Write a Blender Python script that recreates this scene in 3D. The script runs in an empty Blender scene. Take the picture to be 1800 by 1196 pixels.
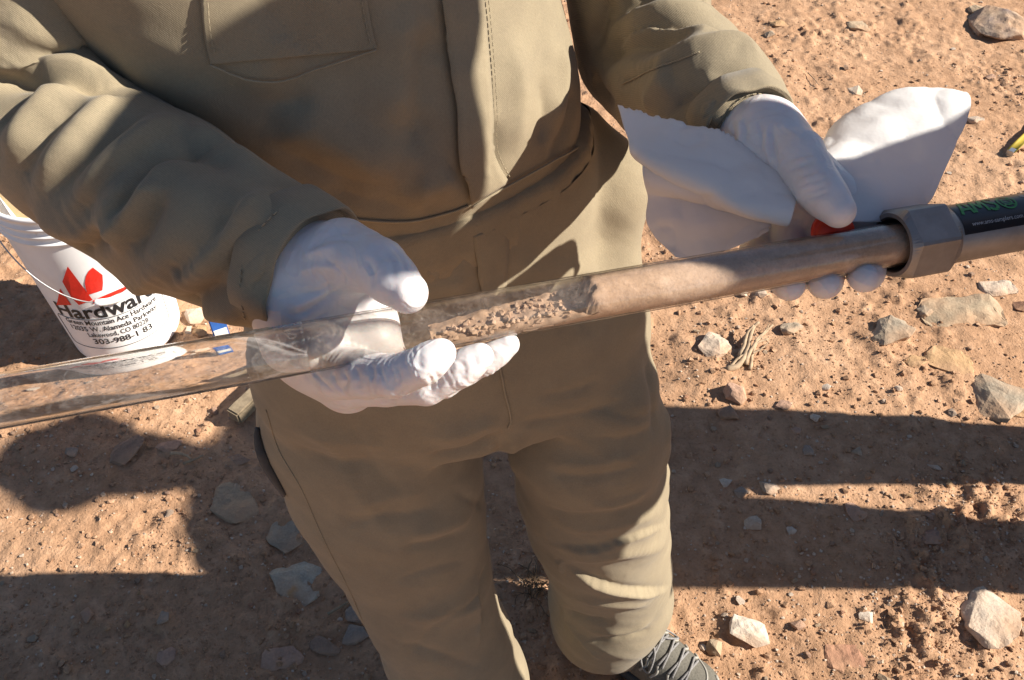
import bpy, bmesh, math, random, time
import numpy as np
from mathutils import Vector, Matrix
from mathutils.bvhtree import BVHTree
T0 = time.time()
scene = bpy.context.scene
C = scene.collection
R = math.radians

# ------------------------------------------------------------------ camera
CAM_H = 1.55            # phone held at chin height
PITCH = 47.0            # degrees below the horizon
FPX = 1559.0            # focal length in pixels of an 1800 px wide frame
cam_d = bpy.data.cameras.new('camera')
cam = bpy.data.objects.new('camera', cam_d); C.objects.link(cam)
cam.location = (0, 0, CAM_H)
cam.rotation_euler = (R(90 - PITCH), 0, 0)
cam_d.sensor_width = 36.0
cam_d.lens = 36.0 * FPX / 1800.0
cam_d.clip_start = 0.02
cam_d.clip_end = 2000
scene.camera = cam

# ------------------------------------------------------------------ light
SUN_EL, SUN_AZ = 34.0, 3.0       # sun stands to the +X side, a little on the camera's side
world = bpy.data.worlds.new('World'); scene.world = world
world.use_nodes = True
wn = world.node_tree
bg = wn.nodes['Background']
sky = wn.nodes.new('ShaderNodeTexSky')
sky.sky_type = 'NISHITA'; sky.sun_disc = False
sky.sun_elevation = R(SUN_EL); sky.sun_rotation = R(90 + SUN_AZ)
sky.altitude = 1700
wn.links.new(sky.outputs[0], bg.inputs[0])
bg.inputs[1].default_value = 0.05
sd = bpy.data.lights.new('sun', 'SUN'); sun = bpy.data.objects.new('sun', sd); C.objects.link(sun)
sd.energy = 4.7; sd.angle = R(0.55); sd.color = (1.0, 0.93, 0.82)
SUN_DIR = Vector((math.cos(R(SUN_EL)) * math.cos(R(SUN_AZ)), -math.cos(R(SUN_EL)) * math.sin(R(SUN_AZ)), math.sin(R(SUN_EL))))
sun.rotation_euler = SUN_DIR.to_track_quat('Z', 'Y').to_euler()
scene.view_settings.view_transform = 'Standard'
scene.view_settings.look = 'None'
scene.view_settings.gamma = 1.0
scene.view_settings.exposure = 1.1
scene.view_settings.use_curve_mapping = False
scene.cycles.max_bounces = 12
scene.cycles.transmission_bounces = 12
scene.cycles.diffuse_bounces = 3
scene.cycles.glossy_bounces = 3
scene.cycles.transparent_max_bounces = 24
scene.cycles.caustics_reflective = False
scene.cycles.caustics_refractive = False

# ------------------------------------------------------------------ places
_p = R(PITCH)
FWD = np.array((0, math.cos(_p), -math.sin(_p))); UP = np.array((0, math.sin(_p), math.cos(_p))); RT = np.array((1.0, 0, 0))
CAM = np.array((0, 0, CAM_H))
def ray(px, py):
    return FWD + RT * ((px - 900) / FPX) - UP * ((py - 598) / FPX)
def P(px, py, d):                # a point seen there in the photo, d metres deep
    return CAM + ray(px, py) * d
def PY(px, py, y):               # ... standing at that distance from the photographer along the ground
    r = ray(px, py); return CAM + r * (y / r[1])
def G(px, py, z=0.0):            # ... on the ground
    r = ray(px, py); return CAM + r * ((z - CAM_H) / r[2])

# ------------------------------------------------------------------ objects
def link(o, parent=None):
    C.objects.link(o)
    if parent is not None:
        o.parent = parent
        o.matrix_parent_inverse = world_of(parent).inverted()
    return o
def world_of(o):
    m = Matrix.LocRotScale(o.location, o.rotation_euler, o.scale)
    return m if o.parent is None else world_of(o.parent) @ o.matrix_parent_inverse @ m
def mesh_obj(name, v, f, mat, parent=None, smooth=True):
    me = bpy.data.meshes.new(name)
    me.from_pydata([tuple(map(float, p)) for p in v] if not isinstance(v, np.ndarray) else v.tolist(), [], f if isinstance(f, list) else f.tolist())
    me.update()
    if smooth: me.shade_smooth()
    if mat: me.materials.append(mat)
    return link(bpy.data.objects.new(name, me), parent)
def bm_obj(name, bm, mat, parent=None, smooth=True):
    me = bpy.data.meshes.new(name); bm.to_mesh(me); bm.free()
    if smooth: me.shade_smooth()
    if mat: me.materials.append(mat)
    return link(bpy.data.objects.new(name, me), parent)
def empty(name, loc):
    o = bpy.data.objects.new(name, None); C.objects.link(o); o.location = loc; o.empty_display_size = .05
    return o
def tag(o, label=None, cat=None, group=None, kind=None):
    for k, x in (('label', label), ('category', cat), ('group', group), ('kind', kind)):
        if x: o[k] = x
    return o

# ------------------------------------------------------------------ noise
def _hash(ix, iy, iz, seed):
    h = (ix.astype(np.int64) * 73856093) ^ (iy.astype(np.int64) * 19349663) ^ (iz.astype(np.int64) * 83492791) ^ (seed * 2654435761)
    h = (h ^ (h >> 13)) * 1274126177 & 0x7fffffff
    h = (h ^ (h >> 16)) * 1103515245 & 0x7fffffff
    return (h ^ (h >> 11)) & 0xffff
def vnoise(x, y, z=None, seed=0):       # value noise in -1..1
    x = np.asarray(x, float); y = np.asarray(y, float)
    z = np.zeros_like(x) if z is None else np.asarray(z, float)
    x0 = np.floor(x).astype(np.int64); y0 = np.floor(y).astype(np.int64); z0 = np.floor(z).astype(np.int64)
    fx, fy, fz = x - x0, y - y0, z - z0
    fx, fy, fz = [t * t * t * (t * (t * 6 - 15) + 10) for t in (fx, fy, fz)]
    r = 0
    for dx in (0, 1):
        wx = fx if dx else 1 - fx
        for dy in (0, 1):
            wy = fy if dy else 1 - fy
            for dz in (0, 1):
                wz = fz if dz else 1 - fz
                r = r + wx * wy * wz * (_hash(x0 + dx, y0 + dy, z0 + dz, seed) / 32767.5 - 1)
    return r
def fbm(x, y, z=None, oct=4, seed=0, gain=.5):
    r, a = 0, 1.0
    for i in range(oct):
        r = r + a * vnoise(x * 2**i + 17.3 * i, y * 2**i - 9.1 * i, None if z is None else z * 2**i + 3.7 * i, seed + i)
        a *= gain
    return r

# ------------------------------------------------------------------ solid modelling on a grid
class Field:
    def __init__(s, lo, hi, h):
        s.lo = np.array(lo, float); s.h = h
        s.n = np.ceil((np.array(hi, float) - s.lo) / h).astype(int) + 1
        s.v = np.full(s.n, 9.0, np.float32)
    def sub(s, lo, hi):
        a = np.clip(np.floor((np.array(lo) - s.lo) / s.h).astype(int), 0, s.n - 1)
        b = np.clip(np.ceil((np.array(hi) - s.lo) / s.h).astype(int) + 1, a + 1, s.n)
        sl = tuple(slice(i, j) for i, j in zip(a, b))
        ax = [(np.arange(i, j) * s.h + o).astype(np.float32) for i, j, o in zip(a, b, s.lo)]
        return sl, ax[0][:, None, None], ax[1][None, :, None], ax[2][None, None, :]
    def blend(s, sl, d, k, op='add'):
        o = s.v[sl]
        if op == 'cut':
            h = np.clip(.5 - .5 * (o + d) / k, 0, 1)
            s.v[sl] = o * (1 - h) - d * h + k * h * (1 - h)
        else:
            h = np.clip(.5 + .5 * (o - d) / k, 0, 1)
            s.v[sl] = o * (1 - h) + d * h - k * h * (1 - h)
    def cone(s, a, b, ra, rb, k=.004, op='add', pad=.05):   # a limb that tapers from ra to rb
        a = np.asarray(a, float); b = np.asarray(b, float)
        m = max(ra, rb) + pad
        sl, X, Y, Z = s.sub(np.minimum(a, b) - m, np.maximum(a, b) + m)
        d = b - a; L2 = max(float(d @ d), 1e-9)
        t = np.clip(((X - a[0]) * d[0] + (Y - a[1]) * d[1] + (Z - a[2]) * d[2]) / L2, 0, 1)
        q = np.sqrt((X - a[0] - t * d[0])**2 + (Y - a[1] - t * d[1])**2 + (Z - a[2] - t * d[2])**2) - (ra + (rb - ra) * t)
        s.blend(sl, q, k, op)
    def chain(s, pts, radii, k=.004, op='add', pad=.05):
        for i in range(len(pts) - 1):
            s.cone(pts[i], pts[i + 1], radii[i], radii[i + 1], k, op, pad)
    def column(s, zs, cx, cy, a, b, yaw, k=.02, pw=2.0):    # an upright body of elliptic sections
        zs = np.array(zs)
        m = max(max(a), max(b)) + .05
        sl, X, Y, Z = s.sub((min(cx) - m, min(cy) - m, zs[0] - .05), (max(cx) + m, max(cy) + m, zs[-1] + .05))
        it = lambda q: np.interp(Z, zs, q)
        def sm(q):
            return (it(q) * .5 + np.interp(Z - .02, zs, q) * .25 + np.interp(Z + .02, zs, q) * .25).astype(np.float32)
        CX, CY, A, B, W = sm(cx), sm(cy), sm(a), sm(b), sm(np.radians(yaw))
        u = (X - CX) * np.cos(W) + (Y - CY) * np.sin(W); v = -(X - CX) * np.sin(W) + (Y - CY) * np.cos(W)
        q = ((np.abs(u / A)**pw + np.abs(v / B)**pw)**(1 / pw) - 1) * np.minimum(A, B)
        q = np.maximum(q, np.maximum(zs[0] - Z, Z - zs[-1]))
        s.blend(sl, q.astype(np.float32), k)
    def plane_cut(s, p, n):              # take away what lies on the n side of p
        ax = [(np.arange(c) * s.h + o) for c, o in zip(s.n, s.lo)]
        d = (ax[0][:, None, None] - p[0]) * n[0] + (ax[1][None, :, None] - p[1]) * n[1] + (ax[2][None, None, :] - p[2]) * n[2]
        s.v = np.maximum(s.v, d.astype(np.float32))
    def mesh(s, relax=2):
        v = s.v; ins = v < 0
        c = [(i, j, k) for i in (0, 1) for j in (0, 1) for k in (0, 1)]
        n = s.n - 1
        g = lambda i, j, k: ins[i:i + n[0], j:j + n[1], k:k + n[2]]
        cnt = np.zeros(n, np.int8)
        for q in c: cnt += g(*q)
        act = np.argwhere((cnt > 0) & (cnt < 8))
        idx = np.full(n, -1, np.int32); idx[tuple(act.T)] = np.arange(len(act))
        val = np.stack([v[act[:, 0] + i, act[:, 1] + j, act[:, 2] + k] for i, j, k in c], 1)
        pos = np.zeros((len(act), 3)); num = np.zeros(len(act))
        ca = np.array(c, float)
        for p in range(8):
            for q in range(p + 1, 8):
                if abs(ca[p] - ca[q]).sum() != 1: continue
                a, b = val[:, p], val[:, q]
                x = (a < 0) != (b < 0)
                t = np.where(x, a / np.where(x, a - b, 1), 0)
                pos += x[:, None] * (ca[p] + t[:, None] * (ca[q] - ca[p])); num += x
        pos = (act + pos / num[:, None]) * s.h + s.lo
        F = []
        for ax in range(3):
            o1, o2 = [(1, 2), (2, 0), (0, 1)][ax]
            lo = [slice(1, -1)] * 3; hi = [slice(1, -1)] * 3
            lo[ax] = slice(0, -1); hi[ax] = slice(1, None)
            A, B = ins[tuple(lo)], ins[tuple(hi)]
            e = np.argwhere(A != B)
            flip = A[tuple(e.T)]
            e = e.copy(); e[:, o1] += 1; e[:, o2] += 1
            def cell(d1, d2):
                w = e.copy(); w[:, o1] -= d1; w[:, o2] -= d2
                return idx[tuple(w.T)]
            q = np.stack([cell(1, 1), cell(0, 1), cell(0, 0), cell(1, 0)], 1)
            F.append(np.where(flip[:, None], q, q[:, ::-1]))
        F = np.concatenate(F)
        F = F[(F >= 0).all(1)]
        for _ in range(relax): pos = smooth_pts(pos, F, .5)
        return pos, F
def smooth_pts(p, F, w, keep=None):
    s = np.zeros_like(p); n = np.zeros(len(p))
    for i in range(F.shape[1]):
        a, b = F[:, i], F[:, (i + 1) % F.shape[1]]
        np.add.at(s, a, p[b]); np.add.at(n, a, 1); np.add.at(s, b, p[a]); np.add.at(n, b, 1)
    q = p + w * (s / np.maximum(n, 1)[:, None] - p)
    if keep is not None: q[keep] = p[keep]
    return q
def vert_normals(p, F):
    n = np.cross(p[F[:, 2]] - p[F[:, 0]], p[F[:, 3]] - p[F[:, 1]] if F.shape[1] == 4 else p[F[:, 1]] - p[F[:, 0]])
    if F.shape[1] == 3: n = -n
    o = np.zeros_like(p)
    for i in range(F.shape[1]): np.add.at(o, F[:, i], n)
    return o / np.maximum(np.linalg.norm(o, axis=1), 1e-12)[:, None]
# ------------------------------------------------------------------ materials
class NT:
    def __init__(s, name):
        s.m = bpy.data.materials.new(name); s.m.use_nodes = True
        s.t = s.m.node_tree; s.b = s.t.nodes['Principled BSDF']; s.out = s.t.nodes['Material Output']
        s.co = s.t.nodes.new('ShaderNodeTexCoord')
    def n(s, typ, **kw):
        x = s.t.nodes.new('ShaderNode' + typ)
        for k, v in kw.items():
            if k.startswith('i_'): x.inputs[k[2:].replace('_', ' ')].default_value = v
            else: setattr(x, k, v)
        return x
    def l(s, a, b): s.t.links.new(a, b)
    def noise(s, scale, detail=4, rough=.55, dist=0, stretch=None):
        x = s.n('TexNoise'); x.inputs['Scale'].default_value = scale; x.inputs['Detail'].default_value = detail
        x.inputs['Roughness'].default_value = rough; x.inputs['Distortion'].default_value = dist
        if stretch:
            mp = s.n('Mapping'); mp.inputs['Scale'].default_value = stretch
            s.l(s.co.outputs['Object'], mp.inputs[0]); s.l(mp.outputs[0], x.inputs['Vector'])
        else: s.l(s.co.outputs['Object'], x.inputs['Vector'])
        return x.outputs['Fac']
    def ramp(s, fac, stops, interp='LINEAR'):
        x = s.n('ValToRGB'); r = x.color_ramp; r.interpolation = interp
        while len(r.elements) < len(stops): r.elements.new(.5)
        for e, (p, c) in zip(r.elements, stops): e.position = p; e.color = (*c, 1) if len(c) == 3 else c
        s.l(fac, x.inputs[0]); return x.outputs[0]
    def mix(s, a, b, fac, mode='MIX'):
        x = s.n('MixRGB', blend_type=mode)
        for v, i in ((fac, 0), (a, 1), (b, 2)):
            if isinstance(v, (int, float)): x.inputs[i].default_value = v
            elif isinstance(v, tuple): x.inputs[i].default_value = (*v, 1) if len(v) == 3 else v
            else: s.l(v, x.inputs[i])
        return x.outputs[0]
    def bump(s, fac, strength, dist, prev=None):
        x = s.n('Bump'); x.inputs['Strength'].default_value = strength; x.inputs['Distance'].default_value = dist
        s.l(fac, x.inputs['Height'])
        if prev: s.l(prev, x.inputs['Normal'])
        return x.outputs[0]
    def col(s, c):
        if isinstance(c, tuple): s.b.inputs['Base Color'].default_value = (*c, 1)
        else: s.l(c, s.b.inputs['Base Color'])
    def set(s, **kw):
        for k, v in kw.items():
            i = s.b.inputs[k.replace('_', ' ')]
            if isinstance(v, (int, float)): i.default_value = v
            elif isinstance(v, tuple): i.default_value = (*v, 1)
            else: s.l(v, i)
        return s
M = {}
def soil_mat(name, lo, mid, hi, scale=1.0, bm=1.0):
    t = NT(name)
    a = t.noise(2.2 * scale, 5, .6); b = t.noise(28 * scale, 6, .65); c = t.noise(170 * scale, 3, .6)
    k = t.ramp(a, [(.34, lo), (.5, mid), (.64, hi)])
    k = t.mix(k, t.ramp(b, [(.3, tuple(x * .72 for x in mid)), (.5, mid), (.75, tuple(min(1, x * 1.22) for x in hi))]), .6)
    k = t.mix(k, t.ramp(c, [(.25, (.62, .6, .58)), (.5, (1, 1, 1)), (.8, (1.0, 1.0, 1.0))]), .55, 'MULTIPLY')
    t.col(k); t.set(Roughness=.95); t.b.inputs['Specular IOR Level'].default_value = .12
    d = t.noise(70 * scale, 5, .7, .3); n1 = t.bump(b, .7 * bm, .006 * bm); n1 = t.bump(d, .8 * bm, .004 * bm, n1); n2 = t.bump(c, .7 * bm, .0026 * bm, n1)
    t.l(n2, t.b.inputs['Normal'])
    return t.m
M['soil'] = soil_mat('red_soil', (.35, .198, .112), (.445, .262, .154), (.545, .345, .218))
M['clod'] = soil_mat('soil_clod', (.34, .192, .108), (.45, .266, .158), (.58, .375, .245), 3)
M['core'] = soil_mat('core_soil', (.40, .245, .15), (.54, .365, .25), (.62, .45, .335), 3.0, .35)
def stone_mat(name, c, c2=None, spot=None):
    t = NT(name); c2 = c2 or tuple(x * .75 for x in c)
    a = t.noise(26, 6, .65); b = t.noise(210, 4, .6)
    k = t.mix(t.ramp(a, [(.35, c2), (.62, c)]), t.ramp(b, [(.3, (.7, .68, .66)), (.6, (1, 1, 1))]), .6, 'MULTIPLY')
    dust = t.noise(9, 3, .6)
    k = t.mix(k, (.45, .27, .16), t.ramp(dust, [(.38, (.1, .1, .1)), (.7, (.85, .85, .85))]))
    if spot: k = t.mix(k, spot, t.ramp(t.noise(16, 2), [(.63, (0, 0, 0)), (.70, (.8, .8, .8))]))
    t.col(k); t.set(Roughness=.88); t.b.inputs['Specular IOR Level'].default_value = .2
    t.l(t.bump(b, .5, .0015, t.bump(a, .5, .006)), t.b.inputs['Normal'])
    return t.m
for nm, c in dict(grey=(.40, .345, .265), tan=(.45, .36, .25), pale=(.62, .52, .42), white=(.72, .64, .54), pink=(.50, .32, .24),
                  rust=(.40, .20, .13), blue=(.33, .29, .25), brown=(.30, .21, .16), ochre=(.52, .33, .17)).items():
    M['st_' + nm] = stone_mat('stone_' + nm, c)
M['st_spot'] = stone_mat('stone_stained', (.52, .49, .40), spot=(.55, .26, .07))
M['st_two'] = stone_mat('stone_two_tone', (.46, .35, .25), (.20, .16, .15))
def cloth_mat(name, c):
    t = NT(name)
    a = t.noise(7, 4, .6); b = t.noise(1400, 2, .6)
    k = t.ramp(a, [(.3, tuple(x * .9 for x in c)), (.7, tuple(x * 1.07 for x in c))])
    w = t.n('TexWave', wave_type='BANDS', bands_direction='DIAGONAL'); w.inputs['Scale'].default_value = 330; w.inputs['Distortion'].default_value = .5
    w.inputs['Detail'].default_value = 1; w.inputs['Detail Scale'].default_value = 8
    t.l(t.co.outputs['Object'], w.inputs['Vector'])
    k = t.mix(k, t.ramp(w.outputs['Fac'], [(.1, (.72, .72, .72)), (.7, (1, 1, 1))]), .6, 'MULTIPLY')
    k = t.mix(k, t.ramp(b, [(.3, (.82, .82, .82)), (.7, (1, 1, 1))]), .5, 'MULTIPLY')
    d = t.noise(620, 2, .7); k = t.mix(k, t.ramp(d, [(.3, (.78, .78, .78)), (.7, (1, 1, 1))]), .6, 'MULTIPLY')
    e = t.noise(34, 4, .6); k = t.mix(k, t.ramp(e, [(.3, (.86, .86, .88)), (.6, (1, 1, 1))]), .7, 'MULTIPLY')
    t.col(k); t.set(Roughness=.9); t.b.inputs['Specular IOR Level'].default_value = .15
    t.b.inputs['Sheen Weight'].default_value = .12; t.b.inputs['Sheen Roughness'].default_value = .5
    f = t.noise(55, 3, .55)
    t.l(t.bump(d, .35, .0008, t.bump(w.outputs['Fac'], .25, .0005, t.bump(f, .25, .003))), t.b.inputs['Normal'])
    return t.m
KHAKI = (.335, .275, .183)
M['cloth'] = cloth_mat('khaki_twill', KHAKI)
M['thread'] = cloth_mat('khaki_thread', (.40, .33, .22))
M['pocket_shade'] = cloth_mat('pocket_gap_shade', (.10, .09, .08))  # shade inside the open pocket, put into the cloth colour
def plain(name, c, rough=.6, spec=.4, metal=0, var=.12, scale=40, bump=.0, **kw):
    t = NT(name); a = t.noise(scale, 5, .6)
    t.col(t.ramp(a, [(.3, tuple(x * (1 - var) for x in c)), (.7, tuple(min(1, x * (1 + var)) for x in c))]))
    t.set(Roughness=rough, Metallic=metal); t.b.inputs['Specular IOR Level'].default_value = spec
    if bump: t.l(t.bump(a, .6, bump), t.b.inputs['Normal'])
    for k, v in kw.items(): t.b.inputs[k.replace('_', ' ')].default_value = v
    return t.m
def glove_mat():
    t = NT('white_latex')
    a = t.noise(60, 4, .6); b = t.noise(420, 3, .6)
    k = t.ramp(a, [(.3, (.655, .615, .615)), (.7, (.72, .685, .68))])
    dust = t.noise(26, 5, .65)
    k = t.mix(k, (.62, .47, .36), t.ramp(dust, [(.60, (0, 0, 0)), (.80, (.4, .4, .4))]))
    t.col(k); t.set(Roughness=.42); t.b.inputs['Specular IOR Level'].default_value = .4
    t.b.inputs['Subsurface Weight'].default_value = .45; t.b.inputs['Subsurface Radius'].default_value = (.008, .004, .003); t.b.inputs['Subsurface Scale'].default_value = .6
    rg = t.noise(30, 2, .5, 1.0); rg2 = t.noise(90, 2, .5, 1.2, (1, 1, .45))
    line = t.ramp(rg, [(.44, (0, 0, 0)), (.5, (1, 1, 1)), (.56, (0, 0, 0))]); line2 = t.ramp(rg2, [(.46, (0, 0, 0)), (.5, (1, 1, 1)), (.54, (0, 0, 0))])
    t.l(t.bump(b, .2, .0006, t.bump(line2, -.10, .0008, t.bump(line, .26, .0012, t.bump(a, .25, .0016)))), t.b.inputs['Normal'])
    return t.m
M['glove'] = glove_mat()
def paper_mat():
    t = NT('paper_towel')
    v = t.n('TexVoronoi'); v.inputs['Scale'].default_value = 330; t.l(t.co.outputs['Object'], v.inputs['Vector'])
    a = t.noise(500, 2)
    t.col((.90, .895, .89)); t.set(Roughness=.95); t.b.inputs['Specular IOR Level'].default_value = .05
    t.l(t.bump(a, .2, .0004, t.bump(v.outputs['Distance'], .15, .0008)), t.b.inputs['Normal'])
    tr = t.n('BsdfTranslucent'); tr.inputs[0].default_value = (.90, .885, .87, 1)
    mx = t.n('MixShader'); mx.inputs[0].default_value = .42
    t.l(t.b.outputs[0], mx.inputs[1]); t.l(tr.outputs[0], mx.inputs[2]); t.l(mx.outputs[0], t.out.inputs[0])
    return t.m
M['paper'] = paper_mat()
def liner_mat():
    t = NT('clear_plastic')
    lw = t.n('LayerWeight'); lw.inputs[0].default_value = .5
    pw = t.n('Math', operation='POWER'); t.l(lw.outputs['Facing'], pw.inputs[0]); pw.inputs[1].default_value = 3.2
    fr = t.n('Math', operation='MULTIPLY_ADD'); t.l(pw.outputs[0], fr.inputs[0]); fr.inputs[1].default_value = .8; fr.inputs[2].default_value = .03
    tr = t.n('BsdfTransparent'); p6 = t.n('Math', operation='POWER'); t.l(lw.outputs['Facing'], p6.inputs[0]); p6.inputs[1].default_value = 5.0
    t.l(t.mix((.97, .965, .955), (.36, .33, .31), p6.outputs[0]), tr.inputs[0])
    gl = t.n('BsdfGlossy'); gl.inputs['Roughness'].default_value = .07
    mx = t.n('MixShader'); t.l(fr.outputs[0], mx.inputs[0]); t.l(tr.outputs[0], mx.inputs[1]); t.l(gl.outputs[0], mx.inputs[2])
    df = t.n('BsdfDiffuse'); df.inputs[0].default_value = (.62, .50, .41, 1)
    d1 = t.noise(20, 5, .65, .6); d2 = t.noise(160, 4, .65, 1.5)
    k = t.mix(t.ramp(d1, [(.45, (.005, .005, .005)), (.75, (.10, .10, .10))]), t.ramp(d2, [(.5, (.0, .0, .0)), (.78, (.22, .22, .22))]), .5, 'ADD')
    m2 = t.n('MixShader'); t.l(k, m2.inputs[0]); t.l(mx.outputs[0], m2.inputs[1]); t.l(df.outputs[0], m2.inputs[2])
    t.l(m2.outputs[0], t.out.inputs[0])
    return t.m
M['liner'] = liner_mat()
def glass_mat():
    t = NT('clear_plastic_empty')
    g = t.n('BsdfGlass'); g.inputs['IOR'].default_value = 1.47; g.inputs['Roughness'].default_value = .02; g.inputs['Color'].default_value = (.97, .965, .955, 1)
    df = t.n('BsdfDiffuse'); df.inputs[0].default_value = (.76, .72, .69, 1)
    d1 = t.noise(20, 5, .65, .6); d2 = t.noise(150, 4, .65, 1.5); sc = t.noise(60, 3, .6, .4, (.12, 1.2, 1.2))
    k = t.mix(t.ramp(d1, [(.45, (.004, .004, .004)), (.75, (.12, .12, .12))]), t.ramp(d2, [(.5, (.0, .0, .0)), (.76, (.22, .22, .22))]), .5, 'ADD')
    k = t.mix(k, t.ramp(sc, [(.58, (0, 0, 0)), (.64, (.22, .22, .22)), (.68, (0, 0, 0))]), .8, 'ADD')
    m2 = t.n('MixShader'); t.l(k, m2.inputs[0]); t.l(g.outputs[0], m2.inputs[1]); t.l(df.outputs[0], m2.inputs[2]); t.l(m2.outputs[0], t.out.inputs[0])
    return t.m
M['glass'] = glass_mat()
M['steel'] = plain('brushed_steel', (.31, .285, .265), .5, .5, .8, .15, 60, .0006)
M['steel_shaded'] = plain('steel_bore_shade', (.12, .10, .09), .6, .4, .6)  # steel darkened in colour to give the shade inside the collar's bore
M['wire'] = plain('galvanised_wire', (.5, .5, .5), .4, .5, .9)
def scuffed(name, c):
    t = NT(name); a = t.noise(9, 6, .7); s = t.noise(70, 4, .65, .5, (1, 1, .3))
    k = t.mix(c, (.62, .50, .41), t.ramp(a, [(.52, (0, 0, 0)), (.78, (.30, .30, .30))]))
    k = t.mix(k, (.45, .38, .33), t.ramp(s, [(.66, (0, 0, 0)), (.74, (.35, .35, .35))]))
    t.col(k); t.set(Roughness=.45); t.l(t.bump(s, .15, .001), t.b.inputs['Normal'])
    return t.m
M['bucket'] = scuffed('white_plastic', (.87, .865, .865))
M['grip'] = plain('white_grip', (.87, .865, .865), .42, .45, 0, .03, 14, Subsurface_Weight=.1)
M['red'] = plain('red_print', (.78, .035, .02), .5, .3, 0, .08, 90)
M['black'] = plain('black_print', (.025, .025, .028), .5, .3)
M['sticker'] = plain('black_sticker', (.014, .014, .017), .33, .5)
M['green'] = plain('green_print', (.04, .25, .05), .4, .4)
M['silverprint'] = plain('pale_print', (.45, .46, .47), .4, .4)
M['redcap'] = plain('red_cap', (.80, .05, .015), .4, .4)
M['wood'] = plain('pale_wood', (.62, .44, .24), .6, .3, 0, .15, 30)
M['greywood'] = plain('weathered_wood', (.27, .21, .14), .85, .2, 0, .3, 60, .002)
M['straw'] = plain('dry_straw', (.40, .29, .19), .8, .2, 0, .3, 80)
M['weed'] = plain('dark_weed', (.16, .11, .07), .9, .1, 0, .3, 80)
M['yellow'] = plain('yellow_tape', (.50, .37, .05), .4, .4)
M['shoe'] = plain('shoe_mesh', (.125, .115, .095), .8, .2, 0, .25, 300, .001)
M['shoe_pale'] = plain('shoe_overlay', (.33, .31, .27), .7, .3, 0, .1, 200, .0005)
M['sole'] = plain('shoe_sole', (.05, .05, .05), .8, .2)
M['lace'] = plain('shoe_lace', (.22, .21, .205), .8, .2, 0, .4, 500, .0006)
M['blue'] = plain('blue_card', (.03, .13, .45), .5, .4)
M['whitecard'] = plain('white_card', (.75, .77, .74), .6, .3)
M['skin'] = plain('skin', (.50, .32, .24), .5, .4)
M['coat'] = plain('dark_coat', (.06, .07, .09), .9, .2)
M['jeans'] = plain('blue_jeans', (.07, .09, .15), .9, .2)
M['hat'] = plain('felt_hat', (.20, .15, .10), .9, .2)
# ------------------------------------------------------------------ the ground
rng = np.random.default_rng(11)
def axis(lo, hi, h, far, grow=1.28):
    a = list(np.arange(lo, hi + h / 2, h)); s = h; L = [a[0]]; H = [a[-1]]
    while H[-1] < far: s *= grow; H.append(H[-1] + s); L.append(L[-1] - s)
    return np.array(L[:0:-1] + a + H[1:])
gx = axis(-2.0, 2.2, .0062, 300); gy = axis(.42, 3.5, .0062, 300)
def ground_z(x, y):
    x = np.asarray(x, float); y = np.asarray(y, float)
    near = np.exp(-np.maximum(0, np.hypot(x, y - 1.6) - 3.0)**2 / 8)
    z = .014 * fbm(x * 1.3, y * 1.3, oct=3, seed=3) + .0045 * fbm(x * 9, y * 9, oct=3, seed=9) * near
    r = fbm(x * 22, y * 22, oct=3, seed=21, gain=.6)
    z = z + near * (.0055 * np.maximum(-.12, r - .05) * (1 + .9 * vnoise(x * 3.1, y * 3.1, seed=5)) + .0011 * vnoise(x * 120, y * 120, seed=31))
    # loose crumbly patches, trampled hollows
    for px, py, rad, am in CRUMBLE:
        g = G(px, py); w = np.exp(-((x - g[0])**2 + (y - g[1])**2) / rad**2)
        z = z + w * am * np.maximum(-.2, fbm(x * 55, y * 55, oct=2, seed=41))
    return z
CRUMBLE = [(1630, 1130, .10, .016), (1640, 960, .06, .014), (1440, 60, .10, .010), (1770, 140, .12, .010), (1340, 280, .12, .009), (930, 1010, .06, .008), (1620, 1010, .05, .014), (1720, 900, .10, .016), (1300, 620, .07, .009)]
XX, YY = np.meshgrid(gx, gy)
ZZ = ground_z(XX, YY)
nx, ny = len(gx), len(gy)
q = (np.arange(ny - 1)[:, None] * nx + np.arange(nx - 1)[None, :]).ravel()
ground = mesh_obj('ground', np.stack([XX, YY, ZZ], -1).reshape(-1, 3), np.stack([q, q + 1, q + nx + 1, q + nx], 1), M['soil'])
tag(ground, 'reddish brown dry soil strewn with crumbs and stones', kind='structure')

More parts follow.
